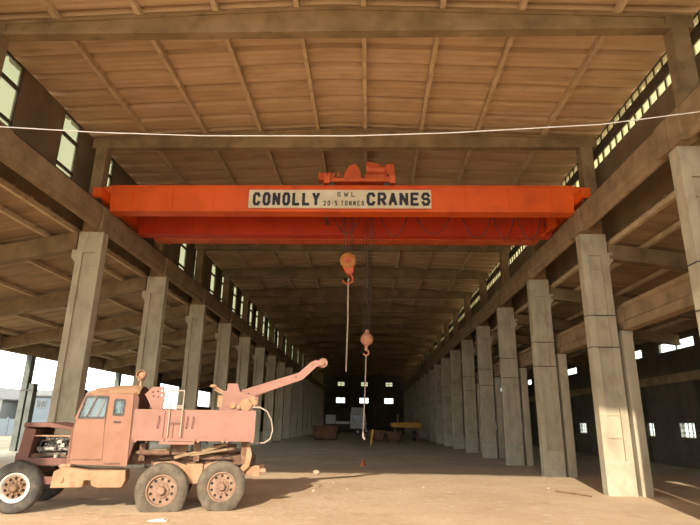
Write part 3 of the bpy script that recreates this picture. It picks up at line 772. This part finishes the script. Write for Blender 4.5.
# front end
bm = B(); prism(bm, [(-2.98, .96), (-2.76, .96), (-2.70, 1.56), (-2.92, 1.60)], 'y', .38, 1.78); obj('radiator_shell', bm, 'pinkdark', TR, bevel=.02)
bm = B(); prism(bm, [(-2.95, 1.60), (-2.93, 1.69), (-2.45, 1.70), (-1.95, 1.60), (-1.95, 1.53), (-2.45, 1.60)], 'y', .36, 1.8); obj('bonnet', bm, 'pinkdark', TR, bevel=.02)
bm = B(); box(bm, -2.8, -1.95, .34, .42, .86, 1.0); box(bm, -2.8, -1.95, 1.74, 1.82, .86, 1.0); box(bm, -2.02, -1.95, .36, 1.8, 1.0, 1.55); obj('bonnet_side_rail', bm, 'pinkdark', TR)
bm = B(); box(bm, -2.75, -1.97, .4, .44, 1.42, 1.445); obj('bonnet_stay', bm, 'dusty', TR)
bm = B(); box(bm, -2.62, -2.05, .8, 1.4, .8, 1.25); box(bm, -2.55, -2.1, .85, 1.35, 1.25, 1.42)
for i in range(6):
    s = -2.56 + i * .085; cyl(bm, (s, .8, 1.12), (s - .01, .56, 1.17), .03, 10); cyl(bm, (s + .02, .7, 1.3), (s + .02, .95, 1.42), .022, 8)
cyl(bm, (-2.66, .56, 1.17), (-2.04, .56, 1.17), .042, 12); cyl(bm, (-2.6, .6, 1.06), (-2.1, .6, 1.06), .03, 10)
cyl(bm, (-2.45, .62, .95), (-2.2, .62, .95), .075, 16); cyl(bm, (-2.3, .6, 1.3), (-2.12, .6, 1.3), .06, 14)
rr = random.Random(3)
for i in range(36):
    s, n, z = rr.uniform(-2.64, -2.04), rr.uniform(.5, .72), rr.uniform(1.02, 1.42); h = rr.uniform(.015, .045)
    if i % 2: box(bm, s - h, s + h, n - h, n + h, z - h, z + h)
    else: ball(bm, (s, n, z), h, seg=8)
eng = obj('engine', bm, 'engine', TR)
bm = B(); tube(bm, [(-2.6, .54, 1.32), (-2.4, .5, 1.36), (-2.25, .52, 1.3), (-2.05, .5, 1.38)], .015, 6); tube(bm, [(-2.6, .54, 1.0), (-2.35, .5, 1.05), (-2.1, .52, 1.0)], .02, 6)
cyl(bm, (-2.7, 1.07, 1.2), (-2.66, 1.07, 1.2), .3, 20); obj('engine_pipe', bm, 'steel', eng)
bm = B(); box(bm, -3.15, -3.02, .2, 1.95, .55, .78); box(bm, -3.05, -2.9, .55, .65, .7, .9); box(bm, -3.05, -2.9, 1.5, 1.6, .7, .9); obj('front_bumper', bm, 'pinkdark', TR)
bm = B(); box(bm, -2.35, -2.0, .15, .25, .52, .66); box(bm, -2.3, -2.1, .2, .6, .55, .62); obj('step_rail', bm, 'pinkdark', TR)
# running board / side valance below the cab
bm = B(); prism(bm, [(-2.17, .46), (-2.15, .76), (-2.02, .84), (-1.9, .85), (-1.5, .79), (-.80, .79), (-.78, .60), (-.84, .46), (-1.30, .46), (-1.42, .50), (-1.44, .60), (-1.56, .60), (-1.58, .47)], 'y', .02, .55)
obj('running_board', bm, 'dusty', TR, bevel=.02)
bm = B(); cyl(bm, (-1.99, -.01, .62), (-1.99, .03, .62), .05, 16); obj('filler_cap', bm, 'dusty', TR, True)
bm = B(); ball(bm, (-2.0, .12, .86), .07, (1.4, 1, .7), 10); ball(bm, (-1.92, .14, .87), .06, (1.2, 1, .8), 10); obj('side_lamp', bm, 'dusty', TR, True)
# cab
N0, N1 = .1, 2.05
prof = [(-1.93, .93), (-1.95, 1.55), (-1.92, 1.78), (-1.74, 2.38), (-1.66, 2.43), (-1.2, 2.50), (-.84, 2.53), (-.80, .86), (-1.85, .90)]
w1 = [(-1.775, 2.235), (-1.865, 1.80), (-1.36, 1.81), (-1.335, 2.235)]
w2 = [(-1.20, 2.18), (-1.20, 1.88), (-1.00, 1.87), (-1.00, 2.175)]
side = [(-1.93, .93), (-1.95, 1.55), (-1.92, 1.78), (-1.74, 2.28), (-1.2, 2.30), (-.84, 2.31), (-.80, .86), (-1.85, .90)]
near = plate('cab', side, [w1, w2], N0, N0 + .04, 'pinkcab', TR)
far = plate('cab_far_side', side, [w1, w2], N1 - .04, N1, 'pinkcab', near)
bm = B()        # roof: cambered shell
rows = []
for i in range(9):
    u = i / 8; n = N0 + (N1 - N0) * u; cam = 1 - abs(2 * u - 1) ** 3
    rows.append([bm.verts.new((s, n, z0 + h * cam)) for s, z0, h in ((-1.78, 2.26, .12), (-1.68, 2.285, .17), (-1.2, 2.305, .22), (-.86, 2.315, .235), (-.74, 2.30, .21))])
for i in range(8):
    for j in range(4): bm.faces.new((rows[i][j], rows[i][j + 1], rows[i + 1][j + 1], rows[i + 1][j]))
bmesh.ops.solidify(bm, geom=bm.faces[:], thickness=.03)
obj('cab_roof', bm, 'dusty', near, True)
bm = B(); prism(bm, [(-.84, .9), (-.80, .9), (-.72, 1.3), (-.72, 2.22), (-.78, 2.34), (-.86, 2.34)], 'y', N0 + .02, N1 - .02); obj('cab_rear_panel', bm, 'pinkdark', near, bevel=.03)
bm = B(); prism(bm, [(-1.95, 1.55), (-1.95, .93), (-1.91, .93), (-1.91, 1.55), (-1.88, 1.78), (-1.92, 1.78)], 'y', N0, N1)
for n in (N0, (N0 + N1) / 2 - .03, N1 - .06): bar(bm, (-1.91, n + .03, 1.76), (-1.75, n + .03, 2.3), .06, .05)
bar(bm, (-1.75, N0, 2.27), (-1.75, N1, 2.27), .06); obj('windscreen_frame', bm, 'pink', near)
for n in (N0 + .02, N1 - .02):
    bm = B(); prism(bm, w1, 'y', n - .003, n + .003); prism(bm, w2, 'y', n - .003, n + .003); obj('side_window', bm, 'cabglass', near)
bm = B(); prism(bm, [(-1.90, 1.78), (-1.895, 1.78), (-1.745, 2.27), (-1.75, 2.27)], 'y', N0 + .06, N1 - .06); obj('windscreen', bm, 'cabglass', near)
bm = B()       # window surround, quarter light bar and steering wheel
for a, b_ in zip(w1, w1[1:] + w1[:1]): bar(bm, (a[0], N0 + .01, a[1]), (b_[0], N0 + .01, b_[1]), .022, .05)
for a, b_ in zip(w2, w2[1:] + w2[:1]): bar(bm, (a[0], N0 + .01, a[1]), (b_[0], N0 + .01, b_[1]), .022, .05)
bar(bm, (-1.72, N0 + .02, 1.8), (-1.56, N0 + .02, 2.23), .03); obj('window_trim', bm, 'steel', near)
bm = B(); tube(bm, [(-1.45 + .07 * math.cos(a), 1.45 + .2 * math.sin(a), 1.86 + .14 * math.cos(a)) for a in [i * PI / 10 for i in range(21)]], .014, 6); cyl(bm, (-1.45, 1.45, 1.86), (-1.8, 1.45, 1.5), .02, 8); obj('steering_wheel', bm, 'steel', near)
bm = B(); box(bm, -1.35, -.9, .3, 1.85, 1.2, 1.35); box(bm, -1.0, -.88, .3, 1.85, 1.35, 1.85); box(bm, -1.9, -.85, N0 + .05, N1 - .05, .93, .97); obj('bench_seat', bm, 'chassis', near)
bm = B()       # door: raised skin panels, gap lines, hinge and handle
prism(bm, [(-1.895, .97), (-1.915, 1.55), (-1.89, 1.775), (-1.345, 1.785), (-1.29, .97)], 'y', N0 - .012, N0 + .001)
dr = obj('door', bm, 'pinkcab', near, bevel=.004)
bm = B(); box(bm, -1.17, -1.04, N0 - .035, N0 - .01, 1.72, 1.75); obj('door_handle', bm, 'steel', dr)
bm = B(); box(bm, -1.88, -1.32, N0 - .016, N0 - .006, .985, 1.0); box(bm, -1.34, -1.326, N0 - .008, N0 + .002, .95, 2.26); box(bm, -1.25, -.95, N0 - .02, N0, .9, .93); obj('door_seam', bm, 'chassis', dr)
# beacon on the cab
bm = B(); cyl(bm, (-.80, .6, 2.45), (-.80, .6, 2.66), .03, 12); cyl(bm, (-.80, .6, 2.62), (-.80, .6, 2.66), .07, 16); bc = obj('roof_lamp', bm, 'dusty', TR, True)
bm = B(); ball(bm, (-.80, .6, 2.75), .105, (1, 1, .95), 16); lathe(bm, [(.07, -.0), (.1, -.1), (.09, -.11), (.06, -.0)], (-.80, .55, 2.75), 'y', 16); obj('lamp_head', bm, 'dusty', bc, True)
# tool body
bm = B()
prism(bm, [(-.77, 2.0), (-.77, 1.42), (-.70, 1.38), (1.70, 1.36), (1.76, 1.42), (1.76, 2.02)], 'y', .0, .045)
prism(bm, [(-.77, 2.0), (-.77, 1.42), (-.70, 1.38), (1.70, 1.36), (1.76, 1.42), (1.76, 2.02)], 'y', 2.105, 2.15)
box(bm, -.77, -.72, .04, 2.11, 1.40, 2.0); box(bm, 1.71, 1.76, .04, 2.11, 1.40, 2.02); box(bm, -.76, 1.75, .03, 2.12, 1.38, 1.43)
box(bm, -.75, 1.74, .04, .62, 1.90, 1.94); box(bm, -.75, 1.74, 1.52, 2.11, 1.90, 1.94); box(bm, -.75, 1.74, .58, .62, 1.42, 1.94); box(bm, -.75, 1.74, 1.52, 1.56, 1.42, 1.94)
body = obj('tool_body', bm, 'pink', TR, bevel=.012)
bm = B()
for a, b_ in ((-.72, -.12), (-.10, .52), (.54, 1.12), (1.14, 1.74)):
    prism(bm, [(a, 1.42), (a, 1.37), (a + .04, 1.325), (a + .07, 1.37), (b_ - .07, 1.37), (b_ - .04, 1.325), (b_, 1.37), (b_, 1.42)], 'y', -.03, .05)
box(bm, -.20, .50, -.06, .05, 1.30, 1.36)
obj('bottom_skirt', bm, 'pink', body)
bm = B()
box(bm, -.16, -.145, -.012, .0, 1.42, 1.98); box(bm, .235, .25, -.012, .0, 1.42, 1.98); box(bm, -.03, .18, -.014, .0, 1.70, 1.73); box(bm, -.01, .16, -.02, .0, 1.72, 1.74); box(bm, .03, .05, -.01, 0, 1.42, 1.7)
obj('locker_door', bm, 'pinkdark', body)
for s in (-.28, .30, .42):
    bm = B(); tube(bm, [(s, -.005, 1.62), (s, -.05, 1.65), (s + .015, -.05, 1.83), (s + .015, -.005, 1.87)], .009, 8); obj('grab_handle', bm, 'pinkdark', body, True)
bm = B()
for s in (-.06, .20): cyl(bm, (s, -.03, 1.45), (s, -.03, 2.42), .013, 8)
for z in (2.40, 2.08, 2.04): cyl(bm, (-.06, -.03, z), (.20, -.03, z), .016, 8)
cyl(bm, (-.15, .1, 2.0), (-.15, .1, 2.40), .016, 8); cyl(bm, (-.06, -.03, 2.40), (-.15, .1, 2.40), .014, 8)
obj('access_ladder', bm, 'pale', TR)
plate('headboard_plate', [(-.62, 2.31), (-.48, 2.47), (-.25, 2.48), (-.21, 2.30), (-.23, 2.0), (-.44, 2.0), (-.55, 2.2)], [[(x + .018 * math.cos(a), z + .018 * math.sin(a)) for a in [i * PI / 4 for i in range(8)]] for x, z in ((-.46, 2.36), (-.36, 2.38), (-.29, 2.4), (-.44, 2.28), (-.34, 2.26), (-.28, 2.3))], .12, .2, 'pink', TR)
# jib: turret, winch, boom, sheave
bm = B(); box(bm, .95, 1.72, .75, 1.45, 1.94, 2.1); prism(bm, [(1.0, 2.1), (1.0, 2.44), (1.1, 2.48), (1.1, 2.64), (1.34, 2.64), (1.40, 2.46), (1.84, 2.34), (1.84, 2.18), (1.7, 2.1)], 'y', .82, .95)
prism(bm, [(1.0, 2.1), (1.0, 2.44), (1.1, 2.48), (1.1, 2.64), (1.34, 2.64), (1.40, 2.46), (1.84, 2.34), (1.84, 2.18), (1.7, 2.1)], 'y', 1.2, 1.33)
jt = obj('jib_turret', bm, 'pink', TR, bevel=.015)
bm = B(); cyl(bm, (1.55, .72, 2.16), (1.55, 1.4, 2.16), .1, 20); cyl(bm, (1.55, .70, 2.16), (1.55, .75, 2.16), .14, 20); cyl(bm, (1.25, .7, 2.14), (1.25, 1.4, 2.14), .07, 16); ball(bm, (1.76, .76, 2.2), .09, seg=10); ball(bm, (1.4, .74, 2.1), .07, seg=10); cyl(bm, (1.68, .7, 2.28), (1.68, .8, 2.28), .08, 14)
obj('winch', bm, 'dusty', jt, True)
bm = B(); bar(bm, (1.1, .9, 2.4), (.82, .9, 2.55), .04); ball(bm, (.78, .9, 2.57), .06, (1.5, 1, .7), 10); bar(bm, (.8, .9, 2.50), (1.05, .9, 2.38), .03); box(bm, .9, 1.08, .85, 1.3, 2.1, 2.36); obj('control_lever', bm, 'dusty', jt)
bm = B()
boom = [(1.32, 2.46), (2.80, 2.965), (3.10, 3.24), (3.2, 3.28), (3.42, 3.28), (3.42, 3.17), (3.24, 3.13), (2.90, 2.80), (1.82, 2.40), (1.5, 2.22)]
prism(bm, boom, 'y', .97, 1.03); prism(bm, boom, 'y', 1.13, 1.19)
prism(bm, [(1.4, 2.47), (2.80, 2.95), (2.82, 2.93), (1.42, 2.45)], 'y', 1.0, 1.16); prism(bm, [(1.6, 2.28), (2.88, 2.81), (2.87, 2.83), (1.6, 2.30)], 'y', 1.0, 1.16)
jb = obj('jib_boom', bm, 'pink', TR, bevel=.008)
bm = B(); lathe(bm, [(.02, -.06), (.11, -.06), (.12, -.04), (.10, 0), (.12, .04), (.11, .06), (.02, .06)], (3.40, 1.08, 3.23), 'y', 28); cyl(bm, (3.40, .94, 3.23), (3.40, 1.22, 3.23), .03, 12); obj('jib_sheave', bm, 'pink', jb, True)
bm = B()
for s, z in ((2.72, 2.86), (3.12, 3.17), (1.6, 2.42)): cyl(bm, (s, .95, z), (s, 1.21, z), .025, 10)
obj('pivot_pin', bm, 'chassis', jb)
bm = B(); tube(bm, [(1.70, .5, 2.1), (1.86, .4, 2.1), (2.02, .35, 2.02), (2.13, .33, 1.82), (2.17, .33, 1.6), (2.12, .33, 1.42), (1.99, .33, 1.33), (1.85, .34, 1.34), (1.77, .4, 1.40)], .017, 8); obj('rear_hose', bm, 'pale', TR, True)

# ------------------------------------------------------------------ things deep in the hall
t = thing('tipper_truck', 'small-looking white cab-over lorry parked far back before the rear wall', 'truck', (-1.6, 84.0, 0), 0)
bm = B(); prism(bm, [(-1.25, .95), (1.15, .95), (1.2, 1.9), (1.05, 3.0), (-1.25, 3.05)], 'y', -1.2, 1.2); prism(bm, [(-1.2, 3.05), (1.0, 3.0), (.75, 3.95), (-1.1, 4.05)], 'y', -1.1, 1.1); cb = obj('cab', bm, 'white', t, bevel=.06)
bm = B(); prism(bm, [(-.75, 2.0), (.95, 1.95), (.9, 2.85), (-.75, 2.9)], 'y', -1.225, -1.19); obj('side_window', bm, 'darkglass', cb)
bm = B(); box(bm, 1.02, 1.28, -1.1, 1.1, .5, 1.0); obj('bumper', bm, 'white', cb)
bm = B(); box(bm, -5.0, -1.1, -.6, .6, .8, 1.15); box(bm, -4.4, -1.4, -1.2, -.75, .75, 1.5); obj('chassis', bm, 'steel', t)
bm = B(); box(bm, -4.9, -3.5, -1.2, 1.2, 1.6, 2.9); box(bm, -3.4, -1.4, -1.1, 1.1, 1.6, 2.0); obj('load_body', bm, 'white', t, bevel=.04)
for x in (-.1, -3.4, -4.6):
    for y in (-1.2, .9): 
        bm = B(); lathe(bm, [(.2, 0), (.48, 0), (.52, .05), (.52, .25), (.48, .3), (.2, .3)], (x, y, .52), 'y', 24); w = obj('wheel', bm, 'tyredark', t, True)
        bm = B(); cyl(bm, (x, y + .02, .52), (x, y + .2, .52), .22, 16); obj('rim', bm, 'white', w)
t = thing('flatbed_trailer', 'orange-yellow flat trailer standing by the right columns far inside the hall', 'trailer', (3.9, 60, 0), 0)
bm = B(); box(bm, -1.45, 1.5, -1.3, 4.5, 1.50, 1.85); box(bm, -1.45, 1.5, -1.34, -1.28, 1.42, 1.9); obj('deck', bm, 'yellow', t)
for x in (-1.2, 1.2):
    bm = B(); box(bm, x - .12, x + .12, -1.1, -.85, .05, 1.5); box(bm, x - .25, x + .25, -1.25, -.7, 0, .06); obj('landing_leg', bm, 'rustbin', t)
for x in (-1.4, 1.0):
    for y in (2.6, 3.7):
        bm = B(); lathe(bm, [(.2, 0), (.46, 0), (.5, .05), (.5, .4), (.46, .45), (.2, .45)], (x, y, .5), 'x', 20); obj('wheel', bm, 'tyredark', t, True)
bm = B(); cyl(bm, (-.9, -1.0, 1.85), (-.9, -1.0, 2.7), .1, 10); obj('headboard_post', bm, 'rustbin', t)
bm = B(); box(bm, .3, .9, -1.0, -.4, 1.85, 2.2); obj('tool_box', bm, 'rustbin', t)
bm = B(); cyl(bm, (1.2, -.9, 1.85), (1.2, -.9, 2.3), .12, 10); obj('headboard_post', bm, 'rustbin', t)
def skip(x, y, w, d, h, lab):
    t = thing('steel_bin', lab, 'bin', (x, y, 0), 0, 'low rusty bins at the back')
    bm = B(); prism(bm, [(-w / 2 + .15, .1), (w / 2 - .15, .1), (w / 2, h), (w / 2 - .06, h), (w / 2 - .2, .16), (-w / 2 + .2, .16), (-w / 2 + .06, h), (-w / 2, h)], 'y', -d / 2, d / 2)
    for yy in (-d / 2, d / 2 - .05): prism(bm, [(-w / 2 + .15, .1), (w / 2 - .15, .1), (w / 2, h), (-w / 2, h)], 'y', yy, yy + .05)
    for i in range(5): box(bm, -w / 2 + .3 + i * (w - .6) / 4 - .04, -w / 2 + .3 + i * (w - .6) / 4 + .04, -d / 2 - .05, -d / 2, .12, h)
    obj('tub', bm, 'rustbin', t)
    for yy in (-d / 2, d / 2): bm = B(); box(bm, -w / 2 - .05, w / 2 + .05, yy - .06, yy + .06, h - .12, h); obj('rim_rail', bm, 'rustbin', t)
    for xx in (-w / 3, w / 3): bm = B(); box(bm, xx - .1, xx + .1, -d / 2, d / 2, 0, .1); obj('skid', bm, 'steel', t)
skip(-4.7, 60.5, 2.7, 2.0, 1.45, 'low dark rusty bin at left rear, beside the white lorry')
skip(.75, 58.5, 1.7, 1.6, 1.1, 'low rusty bin right of the white lorry, nearer the middle')
skip(2.5, 57.2, 1.5, 1.6, 1.0, 'low rusty bin tucked beside the yellow trailer')
t = thing('bollard', 'short leaning yellow post standing alone on the floor below the long rope', 'post', (.12, 44.4, 0))
bm = B(); cyl(bm, (0, 0, .03), (.2, 0, 1.3), .075, 14, .12); obj('post', bm, 'yellow', t, True)
bm = B(); cyl(bm, (0, 0, 0), (0, 0, .05), .16, 16); obj('foot', bm, 'rustbin', t)
t = thing('marker_cone', 'small orange cone on the shaded floor in the middle of the hall', 'cone', (-.26, 24.9, 0))
bm = B(); cyl(bm, (0, 0, .03), (0, 0, .34), .1, 16, .025); obj('cone_body', bm, 'redorange', t, True)
bm = B(); box(bm, -.13, .13, -.13, .13, 0, .03); obj('foot', bm, 'ball', t)

# ------------------------------------------------------------------ bits on the floor
def rock(name, x, y, r, lab, grp=None, mat='stone', flat=.7):
    bm = B(); bmesh.ops.create_icosphere(bm, subdivisions=2, radius=r)
    rr = random.Random(int(x * 100 + y * 10))
    for v in bm.verts: v.co *= rr.uniform(.78, 1.15); v.co.z *= flat
    mz = min(v.co.z for v in bm.verts)
    for v in bm.verts: v.co.z -= mz + .01
    o = obj(name, bm, mat); o.location = (x, y, 0); return tag(o, lab, 'stone' if mat == 'stone' else 'litter', grp)
rock('rock', -1.9, 20.6, .13, 'pale fist-like rock at the edge of the sunlight behind the truck')
for i, (x, y, r) in enumerate([(-2.3, 17.2, .05), (-1.5, 15.6, .045), (.9, 16.3, .035), (1.6, 17.0, .04), (-.6, 16.2, .035), (5.4, 17.6, .04), (-1.1, 17.8, .04)]):
    rock('pebble', x, y, r, 'one of the small pale pebbles scattered on the sunlit sand', 'pebbles on the sunlit floor')
bm = B(); box(bm, -.17, .17, -.08, .08, 0, .012); box(bm, -.05, .12, -.06, .09, .012, .03); o = obj('paper_scrap', bm, 'paper'); o.location = (-3.9, 10.75, 0); o.rotation_euler.z = .1
tag(o, 'white scrap of paper on the sand in front of the middle wheel', 'litter')
bm = B(); tube(bm, [(5.35, 16.75, .02), (5.6, 16.35, .03), (5.95, 15.7, .02)], .02, 6); tag(obj('stick', bm, 'twig'), 'thin dark stick lying on the sand near the sunlit column', 'stick')
bm = B(); box(bm, -.3, .3, -.25, .25, 0, .16); box(bm, -.2, .26, -.2, .2, .16, .22); o = obj('dark_slab', bm, 'steel', bevel=.02); o.location = (7.65, 22.6, 0)
tag(o, 'low dark block on the floor beside the second crane column at right', 'block')

# ------------------------------------------------------------------ outside, seen through the open left side
def house(x0, x1, y, d, h, rh, mat, lab, wins, gable=False):
    t = thing('house', lab, 'house', ((x0 + x1) / 2, y, 0)); w = (x1 - x0) / 2
    bm = B(); box(bm, -w, w, 0, d, 0, h)
    if gable: prism(bm, [(-w, h), (w, h), (0, h + rh)], 'y', 0, d)
    obj('walls', bm, mat, t)
    bm = B()
    if gable:
        prism(bm, [(-w - .3, h - .12), (0, h + rh), (w + .3, h - .12), (w + .3, h + .02), (0, h + rh + .16), (-w - .3, h + .02)], 'y', -.3, d + .3)
    else: prism(bm, [(-.3, h), (d + .3, h), (d + .3, h + .1), (d / 2, h + rh), (-.3, h + .15)], 'x', -w - .3, w + .3)
    obj('roof', bm, 'roofgrey', t)
    for cx, z0, z1, ww in wins:
        cx -= (x0 + x1) / 2
        bm = B(); box(bm, cx - ww / 2, cx + ww / 2, -.06, 0, z0, z1); f = obj('window', bm, 'housewhite', t)
        bm = B(); box(bm, cx - ww / 2 + .08, cx - .04, -.08, -.05, z0 + .08, z1 - .08); box(bm, cx + .04, cx + ww / 2 - .08, -.08, -.05, z0 + .08, z1 - .08); obj('glazing', bm, 'darkglass', f)
    return t
house(-38.2, -28, 60, 7, 4.0, .9, 'houseblue', 'pale blue house with two windows seen past the open left side', [(-36.3, 2.8, 3.65, 1.1), (-34.6, 2.85, 3.65, 1.0), (-31.5, 2.8, 3.65, 1.1)])
house(-47, -39.4, 58, 8, 3.6, 1.3, 'housewhite', 'white gabled house at the far left edge of the photo', [(-41.2, 1.9, 2.9, 1.2), (-44, 1.9, 2.9, 1.2)], True)
bm = B(); box(bm, -60, -38.2, 50, 50.25, 0, 2.1); box(bm, -60, -38.2, 49.95, 50.3, 2.1, 2.2); tag(obj('boundary_wall', bm, 'teal'), 'teal painted boundary wall in front of the white gabled house', 'wall')
bm = B(); box(bm, -38.0, -27, 54, 54.2, 0, 1.6)
for i in range(6): box(bm, -38 + i * 2.15, -37.8 + i * 2.15, 53.95, 54.25, 0, 1.75)
tag(obj('boundary_wall', bm, 'houseblue'), 'low pale blue boundary wall in front of the blue house', 'wall')

# ------------------------------------------------------------------ light, world, camera
w = bpy.data.worlds.new('World'); S.world = w; w.use_nodes = True
bg = w.node_tree.nodes['Background']; bg.inputs[0].default_value = (0.93, 1.0, 0.98, 1); bg.inputs[1].default_value = 3.7
sun = bpy.data.lights.new('sun', 'SUN'); sun.energy = 6.0; sun.angle = math.radians(.6); sun.color = (1.0, 0.88, 0.70)
so = bpy.data.objects.new('sun', sun); COL.objects.link(so)
so.rotation_euler = Vector((.19, 1.0, -.43)).to_track_quat('-Z', 'Y').to_euler()
so.location = (-8, -30, 20)

pitch, yaw, roll, f = 0.2909, 0.0397, 0.0178, 535.0
cp, sp, cy, sy = math.cos(pitch), math.sin(pitch), math.cos(yaw), math.sin(yaw)
Fv = Vector((-sy * cp, cy * cp, sp)); Rv = Vector((cy, sy, 0)); Uv = Rv.cross(Fv)
R2 = Rv * math.cos(roll) + Uv * math.sin(roll); U2 = Uv * math.cos(roll) - Rv * math.sin(roll)
cam = bpy.data.cameras.new('camera'); co = bpy.data.objects.new('camera', cam); COL.objects.link(co)
mt = Matrix((R2, U2, -Fv)).transposed().to_4x4(); mt.translation = (0, 0, 1.8); co.matrix_world = mt
cam.sensor_width = 36; cam.lens = f / 700 * 36; cam.clip_end = 500; cam.clip_start = .05
S.camera = co
S.view_settings.view_transform = 'Standard'; S.view_settings.look = 'None'; S.view_settings.gamma = 1; S.view_settings.use_curve_mapping = False
S.view_settings.exposure = 0.08
